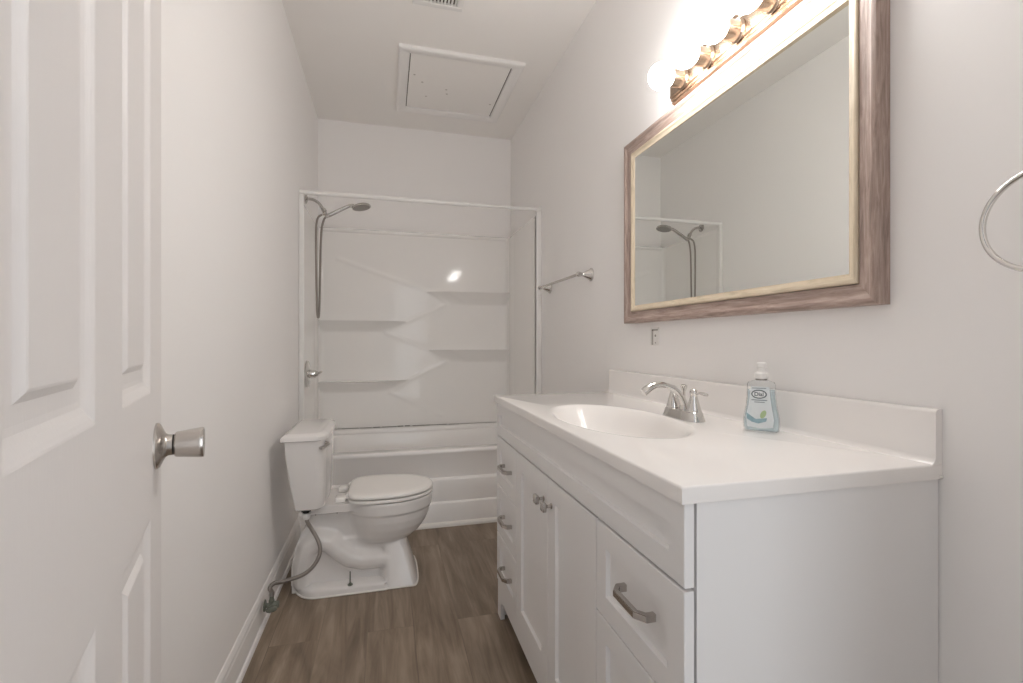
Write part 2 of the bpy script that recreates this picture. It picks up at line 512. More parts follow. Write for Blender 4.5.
# ------------------------------------------------------------------ bathtub
ZR = 0.442
def tub():
    x0, x1 = XL+0.001, XR-0.001; yb = YB-0.003
    root = thing('bathtub', 'white alcove bathtub with stepped apron behind the toilet', 'bathtub', ((x0+x1)/2, (YT+yb)/2, 0))
    # apron profile (y, z) from the floor up, steps getting narrower upwards
    pr = [(YT-0.022, 0.0), (YT-0.022, 0.130), (YT-0.018, 0.137), (YT-0.010, 0.142), (YT-0.009, 0.262), (YT-0.004, 0.272),
          (YT+0.006, 0.279), (YT+0.008, 0.408), (YT+0.001, 0.420), (YT+0.000, 0.432), (YT+0.005, 0.439), (YT+0.014, ZR)]
    b = bmesh.new()
    loft(b, [[Vector((x, y, z)) for y, z in pr] for x in (x0, x1)], cap=False, closed=False)
    # rim + basin: rounded rectangle rings
    def rr(cx, cy, hx, hy, r, z, n=10):
        out = []
        for sx, sy, a0 in ((1, 1, 0), (-1, 1, 90), (-1, -1, 180), (1, -1, 270)):
            for k in range(n+1):
                a = math.radians(a0+90*k/n)
                out.append(Vector((cx+sx*(hx-r)+r*math.cos(a), cy+sy*(hy-r)+r*math.sin(a), z)))
        return out
    cx, cy = (x0+x1)/2, (YT+0.014+yb)/2; hx, hy = (x1-x0)/2, (yb-YT-0.014)/2
    rings = [rr(cx, cy, hx, hy, 0.0005, ZR), rr(cx, cy-0.004, hx-0.085, hy-0.075, 0.11, ZR),
             rr(cx, cy-0.004, hx-0.093, hy-0.083, 0.105, ZR-0.004), rr(cx, cy-0.004, hx-0.098, hy-0.088, 0.10, ZR-0.014),
             rr(cx, cy-0.004, hx-0.115, hy-0.098, 0.10, ZR-0.12), rr(cx, cy, hx-0.15, hy-0.12, 0.10, 0.14),
             rr(cx, cy, hx-0.19, hy-0.155, 0.09, 0.095), rr(cx, cy, hx-0.25, hy-0.20, 0.07, 0.085)]
    loft(b, rings, cap=False)
    f = b.faces.new([b.verts.new(p) for p in rings[-1]])
    bmesh.ops.remove_doubles(b, verts=b.verts[:], dist=1e-5)
    part('tub_shell', b, M['tub'], root, smooth=True, angle=50)
    # raised back ledge under the wall panel
    b = bmesh.new()
    loft(b, [[Vector((x, y, z)) for y, z in ((3.480, ZR), (3.482, 0.458), (3.488, 0.468), (3.500, 0.474), (yb, 0.476), (yb, ZR))] for x in (x0+0.02, x1-0.04)])
    part('back_ledge', b, M['tub'], root, smooth=True, angle=40)
    # broken dark caulk line over the ledge
    random.seed(11); b = bmesh.new(); x = -0.38
    while x < 0.45:
        l = random.uniform(0.03, 0.12); h = random.uniform(0.0012, 0.0045) if -0.12 < x < 0.4 else 0.001
        box(b, x, x+l, 3.484, 3.487, 0.4775, 0.4775+h); x += l+random.uniform(0.0, 0.02)
    part('caulk_gap', b, M['gap'], root, label='dark gap in the caulk')
    # quarter-round at the floor
    b = bmesh.new()
    y = YT-0.022
    loft(b, [[Vector((x, yy, zz)) for yy, zz in ((y, 0), (y-0.018, 0), (y-0.018, 0.008), (y-0.014, 0.017), (y-0.007, 0.023), (y, 0.025))] for x in (x0+0.002, x1-0.002)])
    part('floor_bead', b, M['caulk'], root, smooth=True, label='white strip between apron and floor')
    # drain and overflow
    b = bmesh.new(); lathe(b, (cx-0.42, cy, 0.0855), (0, 0, 1), [(0, 0.03), (0.003, 0.028), (0.004, 0.02), (0.002, 0)], 24)
    part('drain', b, M['chrome'], root, smooth=True)
tub()

# ------------------------------------------------------------------ shower surround with moulded zigzag shelves
ZS = 1.866
XIL, XIR, YI = -0.447, 0.897, 3.500
def surround():
    root = thing('shower_surround', 'glossy white shower wall surround with zigzag moulded corner shelves', 'shower surround', ((XL+XR)/2, YI, ZR))
    zb, zt = 0.4785, ZS
    # lines of the mould (x, z) on the back panel
    zig = [(-0.32, 1.66), (-0.05, 1.565), (0.27, 1.462), (0.435, 1.362), (0.150, 1.228), (-0.005, 1.150), (0.29, 1.030), (0.435, 0.938),
           (0.155, 0.806), (0.03, 0.722), (0.395, 0.545)]
    def xz(z):
        for (xa, za), (xb, zb_) in zip(zig[:-1], zig[1:]):
            if zb_ <= z <= za: return xa+(xb-xa)*(za-z)/(za-zb_)
        return zig[0][0] if z > zig[0][1] else zig[-1][0]
    D = 0.060
    def dist(x, z):
        best = 9
        for (xa, za), (xb, zb_) in zip(zig[:-1], zig[1:]):
            dx, dz = xb-xa, zb_-za; t = max(0, min(1, ((x-xa)*dx+(z-za)*dz)/(dx*dx+dz*dz)))
            best = min(best, math.hypot(x-xa-t*dx, z-za-t*dz))
        return best
    def depth(x, z):
        p = 0.0
        for zs, tipx in ((1.2285, 0.145), (0.8065, 0.150)):      # left shelves: lip line, tip
            h = 0.078
            if zs-h < z <= zs:
                f = (zs-z)/h
                edge = tipx - 0.145*f
                if x < edge:
                    taper = min(1.0, (edge-x)/0.16)**0.75
                    p = max(p, D*taper*(1-f)**1.15)
        for zs, tipx in ((1.446, 0.285), (1.0225, 0.30)):        # right shelves
            h = 0.090
            if zs-h < z <= zs:
                f = (zs-z)/h
                edge = tipx + 0.15*f
                if x > edge:
                    taper = min(1.0, (x-edge)/0.16)**0.75
                    p = max(p, D*taper*(1-f)**1.15)
        d = dist(x, z)
        p += 0.0026*math.exp(-(d/0.014)**2)
        e = (zt-z)/0.022
        if e < 1: p += 0.011*math.sqrt(max(0, 1-e*e))
        return p
    zs_list = []; z = zb
    specials = sorted([1.2285, 0.8065, 1.446, 1.0225])
    while z < zt-1e-6:
        zs_list.append(z); z += 0.0075
    zs_list.append(zt)
    for s in specials: zs_list += [s, s+0.0006, s-0.003]
    zs_list = sorted(set(round(v, 5) for v in zs_list))
    zs_list = [v for i, v in enumerate(zs_list) if i == 0 or v-zs_list[i-1] > 0.0004]
    nx = 150
    xs = [XIL+(XIR-XIL)*i/nx for i in range(nx+1)]
    b = bmesh.new()
    # rounded inside corners blend the side walls into the back
    def rnd(x, ): 
        r = 0.03; e = min(x-XIL, XIR-x)
        return r-math.sqrt(max(0, r*r-(r-e)**2)) if e < r else 0
    G = [[b.verts.new((x, YI-max(depth(x, z), rnd(x)), z)) for x in xs] for z in zs_list]
    for j in range(len(G)-1):
        for i in range(nx):
            b.faces.new((G[j][i], G[j][i+1], G[j+1][i+1], G[j+1][i]))
    # top ledge back to the wall, with a rounded lip
    top = [G[-1]]
    for dy, dz in ((0.004, 0.006), (0.012, 0.010), (YB-0.001-YI, 0.010)):
        row = [b.verts.new((x, YI+dy, zt+dz)) for x in xs]
        for i in range(nx): b.faces.new((top[-1][i], top[-1][i+1], row[i+1], row[i]))
        top.append(row)
    part('back_panel', b, M['fiberglass'], root, smooth=True, angle=28)
    # side panels: closed slabs, slight upright ribs
    for nm, xw, xi in (('side_panel', XL+0.001, XIL), ('side_panel', XR-0.001, XIR)):
        b = bmesh.new(); s = 1 if xi > xw else -1
        rows = []
        prof = [(YT+0.004, 0), (YT+0.03, 0), (YT+0.036, -0.006), (YT+0.046, -0.0075), (YT+0.10, -0.0075), (3.33, -0.0075), (3.36, -0.006), (3.40, 0), (YI-0.0302, 0)]
        for z, off in ((ZR+0.002, 0), (zt-0.012, 0), (zt, -0.004), (zt+0.010, -0.012)):
            rows.append([Vector((xi+s*(dd*(1 if z < zt-0.02 else 0.3)+off), y, z)) for y, dd in prof])
        loft(b, rows, cap=False, closed=False)
        last = rows[-1]
        loft(b, [last, [Vector((xw, p.y, p.z)) for p in last]], cap=False, closed=False)
        f0 = [rows[0][0], rows[-1][0], Vector((xw, YT+0.004, zt+0.010)), Vector((xw, YT+0.004, ZR+0.002))]
        b.faces.new([b.verts.new(p) for p in f0])
        part(nm, b, M['fiberglass'], root, smooth=True, angle=35)
    # front flanges
    for xa, xb in ((XL+0.0005, -0.4365), (0.9005, XR-0.0005)):
        b = bmesh.new(); box(b, xa, xb, YT-0.010, YT+0.004, ZR+0.001, 1.893, 0.004, 3)
        part('flange', b, M['plastic'], root, smooth=True)
surround()

# white telescoping curtain rod
def rod():
    root = thing('curtain_rod', 'white telescoping curtain rod across the top of the shower opening', 'curtain rod', ((XL+XR)/2, YT+0.012, 1.908))
    y, z = YT+0.014, 1.908
    b = bmesh.new(); lathe(b, (XL+0.010, y, z), (1, 0, 0), [(0, 0.0128), (0.93, 0.0128), (0.932, 0.0118)], 24)
    part('outer_tube', b, M['plastic'], root, smooth=True)
    b = bmesh.new(); lathe(b, (XL+0.9415, y, z), (1, 0, 0), [(0, 0.0108), (XR-0.010-XL-0.9415, 0.0108)], 24)
    part('inner_tube', b, M['plastic'], root, smooth=True)
    for x, s in ((XL+0.001, 1), (XR-0.001, -1)):
        b = bmesh.new(); lathe(b, (x, y, z), (s, 0, 0), [(0, 0.018), (0.006, 0.018), (0.012, 0.0145), (0.018, 0.0145)], 24)
        part('end_cap', b, M['plastic'], root, smooth=True)
rod()

# ------------------------------------------------------------------ shower fittings
def shower():
    y = 3.04
    root = thing('shower_outlet', 'chrome shower arm high on the left wall holding a hand shower', 'shower arm', (XL, y, 1.93))
    b = bmesh.new(); lathe(b, (XL+0.001, y, 1.932), (1, 0, 0), [(0, 0.030), (0.003, 0.030), (0.008, 0.024), (0.012, 0.012)], 32)
    part('rosette', b, M['showerchrome'], root, smooth=True)
    b = bmesh.new(); tube(b, [(XL+0.008, y, 1.932), (-0.425, y, 1.930), (-0.396, y, 1.916), (-0.376, y, 1.893), (-0.362, y, 1.868)], 0.0085, 16)
    part('arm', b, M['showerchrome'], root, smooth=True)
    # bracket: diverter body and cradle
    b = bmesh.new()
    lathe(b, (-0.366, y, 1.880), (0.45, 0, -0.9), [(0, 0.011), (0.004, 0.0135), (0.020, 0.0135), (0.024, 0.010), (0.040, 0.010), (0.044, 0.013), (0.056, 0.013), (0.058, 0.009)], 24)
    lathe(b, (-0.352, y, 1.851), (-0.9, 0, -0.35), [(0, 0.008), (0.016, 0.008), (0.018, 0.0065)], 16)
    part('diverter', b, M['showerchrome'], root, smooth=True)
    # hand shower
    hs = thing('hand_shower', 'chrome hand shower with round spray head resting in its bracket', 'hand shower', (-0.33, y, 1.84))
    b = bmesh.new()
    hp = [(-0.348, y, 1.835), (-0.330, y, 1.843), (-0.290, y, 1.866), (-0.245, y, 1.892), (-0.215, y, 1.906), (-0.190, y, 1.908)]
    tube(b, hp, [0.0095, 0.0115, 0.0118, 0.0108, 0.0105, 0.014], 18)
    part('handle', b, M['showerchrome'], hs, smooth=True)
    b = bmesh.new()
    ax = Vector((0.20, -0.06, -1)).normalized()
    lathe(b, Vector((-0.150, y, 1.924)), ax, [(0, 0), (0.001, 0.014), (0.005, 0.036), (0.012, 0.052), (0.019, 0.0565), (0.024, 0.0565), (0.026, 0.053)], 40)
    part('spray_head', b, M['showerchrome'], hs, smooth=True)
    b = bmesh.new()
    c = Vector((-0.150, y, 1.924))+ax*0.026
    lathe(b, c, ax, [(0, 0.051), (0.002, 0.049)], 36)
    a_, u_, v_ = frame(ax)
    for rr_, nn in ((0.012, 6), (0.026, 12), (0.040, 18)):
        for k in range(nn):
            q = c+u_*math.cos(2*math.pi*k/nn)*rr_+v_*math.sin(2*math.pi*k/nn)*rr_+ax*0.0018
            lathe(b, q, ax, [(0, 0.0022), (0.0025, 0.0016)], 8)
    part('spray_face', b, M['darkmetal'], hs, label='grey nozzle face')
    # hose: from diverter stub down, round the U and back up to the handle's end
    b = bmesh.new()
    tube(b, [(-0.371, y-0.002, 1.843), (-0.392, y-0.004, 1.825), (-0.402, y-0.006, 1.78), (-0.404, y-0.008, 1.70), (-0.402, y-0.010, 1.50),
             (-0.399, y-0.010, 1.31), (-0.396, y-0.008, 1.242), (-0.392, y-0.003, 1.227), (-0.389, y+0.004, 1.242), (-0.387, y+0.010, 1.31),
             (-0.383, y+0.010, 1.50), (-0.380, y+0.010, 1.66), (-0.374, y+0.008, 1.76), (-0.362, y+0.004, 1.812), (-0.350, y, 1.833)], 0.0062, 12, per=10)
    part('hose', b, M['braid'], hs, smooth=True, label='ribbed metal hose hanging in a narrow loop')
    # valve
    v = thing('shower_valve', 'chrome single lever shower valve on the left side of the surround', 'shower valve', (XIL, 3.0, 0.89))
    b = bmesh.new(); lathe(b, (XIL-0.006, 3.0, 0.893), (1, 0, 0), [(0, 0.079), (0.010, 0.079), (0.013, 0.074), (0.017, 0.045), (0.018, 0.026)], 40)
    part('escutcheon', b, M['chrome'], v, smooth=True)
    b = bmesh.new()
    lathe(b, (XIL+0.011, 3.0, 0.893), (1, 0, 0), [(0, 0.025), (0.028, 0.024), (0.036, 0.021), (0.048, 0.012), (0.050, 0.0)], 28)
    tube(b, [(XIL+0.036, 3.0, 0.893), (XIL+0.060, 2.993, 0.897), (XIL+0.082, 2.985, 0.907)], [0.010, 0.007, 0.005], 12)
    part('lever', b, M['chrome'], v, smooth=True)
    s = thing('tub_spout', 'chrome tub spout with pull-up diverter just above the toilet tank', 'tub spout', (XIL, 3.0, 0.60))
    b = bmesh.new()
    loft(b, [[Vector((x, 3.0+hw*math.cos(a), zc+hz*math.sin(a))) for a in [2*math.pi*k/20 for k in range(20)]]
             for x, hw, zc, hz in ((XIL-0.004, 0.024, 0.592, 0.024), (XIL+0.02, 0.024, 0.592, 0.024), (XIL+0.07, 0.023, 0.589, 0.023), (XIL+0.10, 0.022, 0.583, 0.022), (XIL+0.115, 0.018, 0.572, 0.018))])
    part('spout', b, M['chrome'], s, smooth=True)
    b = bmesh.new(); lathe(b, (XIL+0.088, 3.0, 0.604), (0, 0, 1), [(0, 0.0035), (0.012, 0.0035), (0.013, 0.007), (0.020, 0.006)], 14)
    part('diverter_knob', b, M['chrome'], s, smooth=True)
shower()

# ------------------------------------------------------------------ toilet
TY = 2.300
def smax(a, b, k=0.02):
    h = max(k-abs(a-b), 0)/k
    return max(a, b)+h*h*k*0.25
def lerp_table(t, z):
    if z <= t[0][0]: return t[0][1:]
    for A, B in zip(t[:-1], t[1:]):
        if z <= B[0]:
            f = (z-A[0])/(B[0]-A[0])
            return tuple(a+(c-a)*f for a, c in zip(A[1:], B[1:]))
    return t[-1][1:]
def toilet():
    root = thing('toilet', 'white two-piece toilet with closed lid facing right, tank on left wall', 'toilet', (-0.13, TY, 0))
    trap = [(-0.352, 0.05), (-0.350, 0.13), (-0.330, 0.188), (-0.285, 0.218), (-0.240, 0.205), (-0.198, 0.163), (-0.155, 0.130), (-0.10, 0.113), (0.0, 0.110)]
    def dtrap(x, z):
        best = 9
        for (xa, za), (xb, zb_) in zip(trap[:-1], trap[1:]):
            dx, dz = xb-xa, zb_-za; t = max(0, min(1, ((x-xa)*dx+(z-za)*dz)/(dx*dx+dz*dz)))
            best = min(best, math.hypot(x-xa-t*dx, z-za-t*dz))
        return best
    #        z      xc     front  rear   hw     (bowl ellipse)
    bowl = [(0.125, -0.04, 0.085, 0.080, 0.010), (0.160, -0.03, 0.105, 0.100, 0.050), (0.178, -0.02, 0.124, 0.125, 0.095), (0.192, -0.012, 0.139, 0.140, 0.118), (0.215, -0.005, 0.158, 0.150, 0.136),
            (0.250, 0.0, 0.180, 0.160, 0.151), (0.285, 0.0, 0.196, 0.168, 0.160), (0.318, 0.0, 0.204, 0.175, 0.164), (0.324, 0.0, 0.210, 0.180, 0.169),
            (0.370, 0.0, 0.215, 0.185, 0.172), (0.376, 0.0, 0.212, 0.183, 0.170)]
    def rear(z):
        return lerp_table([(0.0, -0.395), (0.12, -0.393), (0.20, -0.376), (0.27, -0.345), (0.325, -0.318), (0.40, -0.318)], z)[0]
    def w(x, z):
        v = 0.0
        if z >= 0.125:
            xc, fr, re, hw = lerp_table(bowl, z)
            e = fr if x > xc else re
            q = 1-((x-xc)/e)**2
            if q > 0: v = hw*math.sqrt(q)
        # front pedestal block
        if z < 0.22:
            xf = 0.142-0.30*z; hw = 0.158-0.27*z
            if x < xf:
                q = min(1.0, (xf-x)/0.030); e = max(0, 1-(1-q)**3)**(1/3)
                sm = 1/(1+math.exp(-(x+0.015)/0.006))
                v = smax(v, (0.088+(hw-0.088)*sm)*e, 0.012)
        # rear body
        xb = rear(z)
        if x > xb and x < 0.0:
            q = min(1.0, (x-xb)/0.05); e = math.sqrt(max(0, 1-(1-q)**2))
            core = 0.080
            v = smax(v, core*(0.25+0.75*e), 0.012)
        # s-shaped trapway bulging from the side
        d = dtrap(x, z)
        if d < 0.075 and x < 0.01:
            q = min(1.0, (x-rear(z))/0.03); q = max(0, q)
            v = smax(v, 0.078+0.050*math.exp(-(d/0.041)**4.0)*math.sqrt(q), 0.006)
        # foot flange
        if z <= 0.034 and x < 0.0:
            xb2 = -0.392
            q = max(0.0, min(1.0, (x-xb2)/0.11)); e = math.sqrt(max(0, 1-(1-q)**2))
            v = max(v, (0.161-0.004*z/0.03-(0.008*((z-0.024)/0.010)**2 if z > 0.024 else 0))*e)
        # deck under the tank
        if z > 0.330:
            f = min(1, (z-0.330)/0.010)
            xb3 = -0.338
            if xb3 < x < -0.05:
                q = min(1.0, (x-xb3)/0.03); e = math.sqrt(max(0, 1-(1-q)**2))
                v = smax(v, (0.086+0.034*f)*e, 0.02)
        return max(v, 0.0)
    zl = [0, 0.01, 0.02, 0.024, 0.029, 0.034, 0.0341, 0.038, 0.044, 0.052]+[0.06+0.005*i for i in range(52)]+[0.3215, 0.3235, 0.329, 0.3305, 0.334, 0.338, 0.342, 0.35, 0.36, 0.368, 0.373, 0.376]
    zl = sorted(set(round(z, 5) for z in zl))
    NX = 110
    b = bmesh.new(); near = []; far = []
    for z in zl:
        # silhouette ends at this level
        if z < 0.20: xf = max(0.142-0.30*z, (lerp_table(bowl, z)[0]+lerp_table(bowl, z)[1]) if z >= 0.125 else -1)
        else: xf = lerp_table(bowl, z)[0]+lerp_table(bowl, z)[1]
        xb = -0.392 if z < 0.0341 else (rear(z) if z < 0.3301 else -0.338)
        rn, rf = [], []
        for i in range(NX+1):
            s = 0.5-0.5*math.cos(math.pi*i/NX)
            x = xb+(xf-xb)*s
            ww = w(min(max(x, xb+1e-4), xf-1e-4), z)
            if i in (0, NX): ww = min(ww, 0.0) if i == 0 else 0.0
            rn.append(b.verts.new((x, TY-ww, z))); rf.append(b.verts.new((x, TY+ww, z)))
        near.append(rn); far.append(rf)
    for g in (near, far):
        for j in range(len(g)-1):
            for i in range(NX): b.faces.new((g[j][i], g[j][i+1], g[j+1][i+1], g[j+1][i]))
    for j in (0, len(zl)-1):
        for i in range(NX): b.faces.new((near[j][i], near[j][i+1], far[j][i+1], far[j][i]))
    bmesh.ops.remove_doubles(b, verts=b.verts[:], dist=1e-5)
    bmesh.ops.smooth_vert(b, verts=[v for v in b.verts if 0.044 < v.co.z < 0.312 and v.co.x < 0.04 and v.co.x > -0.35], factor=0.5, use_axis_x=True, use_axis_y=True, use_axis_z=True)
    bmesh.ops.smooth_vert(b, verts=[v for v in b.verts if 0.044 < v.co.z < 0.312 and v.co.x < 0.04 and v.co.x > -0.35], factor=0.5, use_axis_x=True, use_axis_y=True, use_axis_z=True)
    part('bowl', b, M['porcelain'], root, smooth=True, angle=55)
    # caulk bead on the floor around the foot
    b = bmesh.new(); pts = []
    for i in range(61):
        s = 0.5-0.5*math.cos(math.pi*i/60); x = -0.388+(0.142+0.388)*s
        pts.append((x, w(min(max(x, -0.3875), 0.1415), 0.0) if 0 < i < 60 else 0.0))
    loop = [Vector((x, TY-q, 0.004)) for x, q in pts]+[Vector((x, TY+q, 0.004)) for x, q in reversed(pts[1:-1])]
    tube(b, loop+[loop[0]], 0.0042, 8, smoothpath=False)
    part('floor_caulk', b, M['caulk'], root, smooth=True, label='thin bright caulk bead around the foot')
    # seat and lid
    def egg(z, off, dome=0, n=64):
        out = []
        xb, xf, hw, xc = -0.165+off, 0.216-off, 0.172-off, 0.0
        for k in range(n):
            a = 2*math.pi*k/n; ca, sa = math.cos(a), math.sin(a)
            if ca >= 0: x = xc+(xf-xc)*ca; y = hw*math.copysign(abs(sa)**0.96, sa)
            else:
                x = xc-(xc-xb)*abs(ca)**0.42
                y = (hw*(0.83+0.17*abs(sa)))*math.copysign(abs(sa)**0.33, sa)
            out.append(Vector((x, TY+y, z)))
        return out
    b = bmesh.new()
    loft(b, [egg(0.3800, 0.004), egg(0.3808, 0.001), egg(0.383, 0.000), egg(0.3915, 0.000), egg(0.3940, 0.002), egg(0.3946, 0.005)])
    part('seat', b, M['seat'], root, smooth=True, angle=60)
    b = bmesh.new()
    loft(b, [egg(0.4010, 0.004), egg(0.4017, 0.0), egg(0.405, -0.001), egg(0.4115, 0.001), egg(0.416, 0.006), egg(0.4185, 0.016), egg(0.4195, 0.04), egg(0.420, 0.08)])
    part('lid', b, M['seat'], root, smooth=True, angle=60)
    for s in (-1, 1):
        yy = TY+s*0.075
        b = bmesh.new()
        box(b, -0.216, -0.172, yy-0.028, yy+0.028, 0.3765, 0.399, 0.006, 3)
        lathe(b, (-0.166, yy-0.020, 0.401), (0, 1, 0), [(0, 0.0095), (0.040, 0.0095)], 18)
        part('hinge', b, M['seat'], root, smooth=True)
    # tank (tapered, chamfered front corners)
    def plan(xb, xf, hy, ch, z, r=0.012):
        pts = [(xb, -hy), (xf-ch*0.55, -hy), (xf-ch*0.16, -hy+ch*0.45), (xf, -hy+ch*1.3), (xf+0.004, 0), (xf, hy-ch*1.3), (xf-ch*0.16, hy-ch*0.45), (xf-ch*0.55, hy), (xb, hy)]
        out = []
        n = len(pts)
        for i, p in enumerate(pts):
            a, c = Vector(pts[i-1]), Vector(pts[(i+1) % n]); p = Vector(p)
            d0 = (a-p); d1 = (c-p); rr = min(r, d0.length*0.4, d1.length*0.4)
            for t in (0, 0.33, 0.67, 1):
                q = (p+d0.normalized()*rr)*(1-t)**2+p*2*t*(1-t)+(p+d1.normalized()*rr)*t*t
                out.append(Vector((q.x, TY+q.y, z)))
        return out
    b = bmesh.new()
    loft(b, [plan(-0.358, -0.262, 0.176, 0.035, 0.3795), plan(-0.364, -0.253, 0.184, 0.040, 0.386), plan(-0.383, -0.248, 0.198, 0.046, 0.50), plan(-0.396, -0.247, 0.206, 0.050, 0.60),
             plan(-0.402, -0.247, 0.209, 0.052, 0.676)])
    part('tank', b, M['porcelain'], root, smooth=True, angle=40)
    b = bmesh.new()
    loft(b, [plan(-0.408, -0.243, 0.213, 0.052, 0.673), plan(-0.414, -0.236, 0.219, 0.054, 0.676), plan(-0.414, -0.236, 0.219, 0.054, 0.690),
             plan(-0.411, -0.240, 0.215, 0.052, 0.695), plan(-0.398, -0.254, 0.200, 0.048, 0.702), plan(-0.391, -0.262, 0.19, 0.045, 0.704)])
    part('tank_lid', b, M['porcelain'], root, smooth=True, angle=40)
    # flush lever, on the front face, camera side
    b = bmesh.new()
    n = Vector((1, -0.35, 0)).normalized()
    c = Vector((-0.2515, TY-0.150, 0.650))
    lathe(b, c, n, [(0, 0.012), (0.006, 0.012), (0.009, 0.008), (0.016, 0.008)], 18)
    tube(b, [c+n*0.013, c+n*0.017+Vector((-0.003, -0.016, 0.0)), c+n*0.015+Vector((-0.012, -0.040, -0.004)), c+n*0.012+Vector((-0.020, -0.058, -0.006))], [0.010, 0.0085, 0.009, 0.0095], 12, flat=0.7)
    part('flush_lever', b, M['showerchrome'], root, smooth=True)
    # fill valve shank + plastic nut
    b = bmesh.new()
    lathe(b, (-0.325, TY-0.150, 0.3793), (0, 0, -1), [(0, 0.019), (0.010, 0.019), (0.010, 0.013), (0.016, 0.013)], 20)
    part('shank', b, M['black'], root, smooth=True, label='black washer under the tank')
    # tank-to-bowl gasket
    b = bmesh.new(); box(b, -0.352, -0.268, TY-0.08, TY+0.08, 0.3762, 0.3792, 0.0008)
    part('gasket', b, M['black'], root)
    # floor bolts (a tall one on the camera side)
    for s in (-1, 1):
        b = bmesh.new()
        yy = TY+s*0.143; z0 = 0.0335
        lathe(b, (-0.150, yy, z0), (0, 0, 1), [(0, 0.011), (0.003, 0.011), (0.003, 0.006), (0.008, 0.006), (0.008, 0.0026), (0.058, 0.0026)], 12)
        part('floor_bolt', b, M['green'], root, label='uncapped bolt with long thread')
    for xx in (-0.292, -0.205):
        b = bmesh.new(); lathe(b, (xx, TY-0.1205, 0.3405), (0, -1, 0), [(-0.004, 0.0035), (0.0012, 0.003)], 10)
        part('screw', b, M['darkmetal'], root)
toilet()

# ------------------------------------------------------------------ water supply
def supply():
    vx, vy, up = -0.418, 1.965, 0.026
    root = thing('stop_valve', 'corroded green angle stop valve on the baseboard below the toilet hose', 'valve', (vx, vy, 0.06))
    b = bmesh.new()
    lathe(b, (XL+0.021, vy, 0.062+up), (1, 0, 0), [(0, 0.021), (0.003, 0.021), (0.006, 0.011)], 20)
    lathe(b, (XL+0.022, vy, 0.062+up), (1, 0, 0), [(0, 0.008), (0.020, 0.008), (0.020, 0.0125), (0.048, 0.0125), (0.050, 0.008)], 16)
    lathe(b, (vx, vy, 0.060+up), (0, 0, 1), [(0, 0.011), (0.022, 0.010), (0.024, 0.008), (0.038, 0.008)], 16)
    part('valve_body', b, M['green'], root, smooth=True)
    b = bmesh.new()
    lathe(b, (vx, vy-0.010, 0.062+up), (0.25, -1, -0.1), [(0, 0.0065), (0.016, 0.006), (0.017, 0.020), (0.024, 0.019), (0.026, 0.010)], 20, su=1.0, sv=0.55)
    part('valve_handle', b, M['green'], root, smooth=True)
    b = bmesh.new(); lathe(b, (vx, vy, 0.122), (0, 0, 1), [(0, 0.0095), (0.014, 0.0095), (0.017, 0.0075)], 6)
    part('compression_nut', b, M['darkmetal'], root)
    h = thing('supply_hose', 'braided steel water hose curving from toilet tank down to the valve', 'hose', (vx, vy, 0.12))
    b = bmesh.new()
    tube(b, [(vx, vy, 0.137), (-0.424, vy, 0.153), (-0.410, 1.970, 0.166), (-0.380, 1.990, 0.160), (-0.315, 2.010, 0.168), (-0.280, 2.055, 0.182), (-0.2615, 2.080, 0.220),
             (-0.272, 2.098, 0.262), (-0.300, 2.118, 0.305), (-0.319, 2.144, 0.325), (-0.325, 2.150, 0.348)], 0.0078, 14, per=10)
    part('braided_tube', b, M['braid'], h, smooth=True)
    b = bmesh.new(); lathe(b, (-0.325, 2.150, 0.3620), (0, 0, -1), [(0, 0.0175), (0.006, 0.0185), (0.016, 0.0165), (0.026, 0.012), (0.027, 0.009)], 12)
    part('coupling_nut', b, M['plastic'], h, label='white plastic nut')
supply()

# ------------------------------------------------------------------ vanity
VX = 0.4265          # front face of drawers and doors
VY0, VY1 = 0.613, 1.843
CT = 0.868
def shaker(bm, y0, y1, z0, z1, s=0.047, x=VX, t=0.0165, rec=0.0085):
    """a shaker front facing -X: frame with a recessed flat panel"""
    bv = 0.0015
    o = [(y0, z0), (y1, z0), (y1, z1), (y0, z1)]
    def ring(off, d): return [Vector((x+d, y0+off, z0+off)), Vector((x+d, y1-off, z0+off)), Vector((x+d, y1-off, z1-off)), Vector((x+d, y0+off, z1-off))]
    R = [ring(0, t), ring(0, bv), ring(bv, 0), ring(s, 0), ring(s+0.003, rec)]
    loft(bm, R, cap=True)
def pull(parent, yc, zc, half=0.049):
    b = bmesh.new()
    x = VX; r = 0.0052
    def sec(c, t, u, w_=0.0058, h_=0.0048):
        v = t.cross(u).normalized()
        return [c+u*w_+v*h_, c-u*w_+v*h_, c-u*w_-v*h_, c+u*w_-v*h_]
    # square-section bow: post out, chamfered bend, bar, bend, post back
    P = [(x, yc+half), (x-0.016, yc+half), (x-0.027, yc+half-0.014), (x-0.027, yc-half+0.014), (x-0.016, yc-half), (x, yc-half)]
    rings = []
    for i, (px, py) in enumerate(P):
        a = Vector((*P[max(i-1, 0)], 0)); c = Vector((*P[min(i+1, 5)], 0)); t = (c-a).normalized()
        n2 = Vector((-t.y, t.x, 0)); k = 0.0048/(0.93 if 0 < i < 5 else 1)
        rings.append([Vector((px, py, zc))+n2*k+Vector((0, 0, 0.0062)), Vector((px, py, zc))-n2*k+Vector((0, 0, 0.0062)), Vector((px, py, zc))-n2*k-Vector((0, 0, 0.0062)), Vector((px, py, zc))+n2*k-Vector((0, 0, 0.0062))])
    loft(b, rings)
    es = [e for e in b.edges if e.calc_length() > 0.02]
    bmesh.ops.bevel(b, geom=es, offset=0.0012, segments=2, affect='EDGES')
    return part('handle', b, M['nickel'], parent, smooth=True, angle=30, label='brushed nickel bar pull')
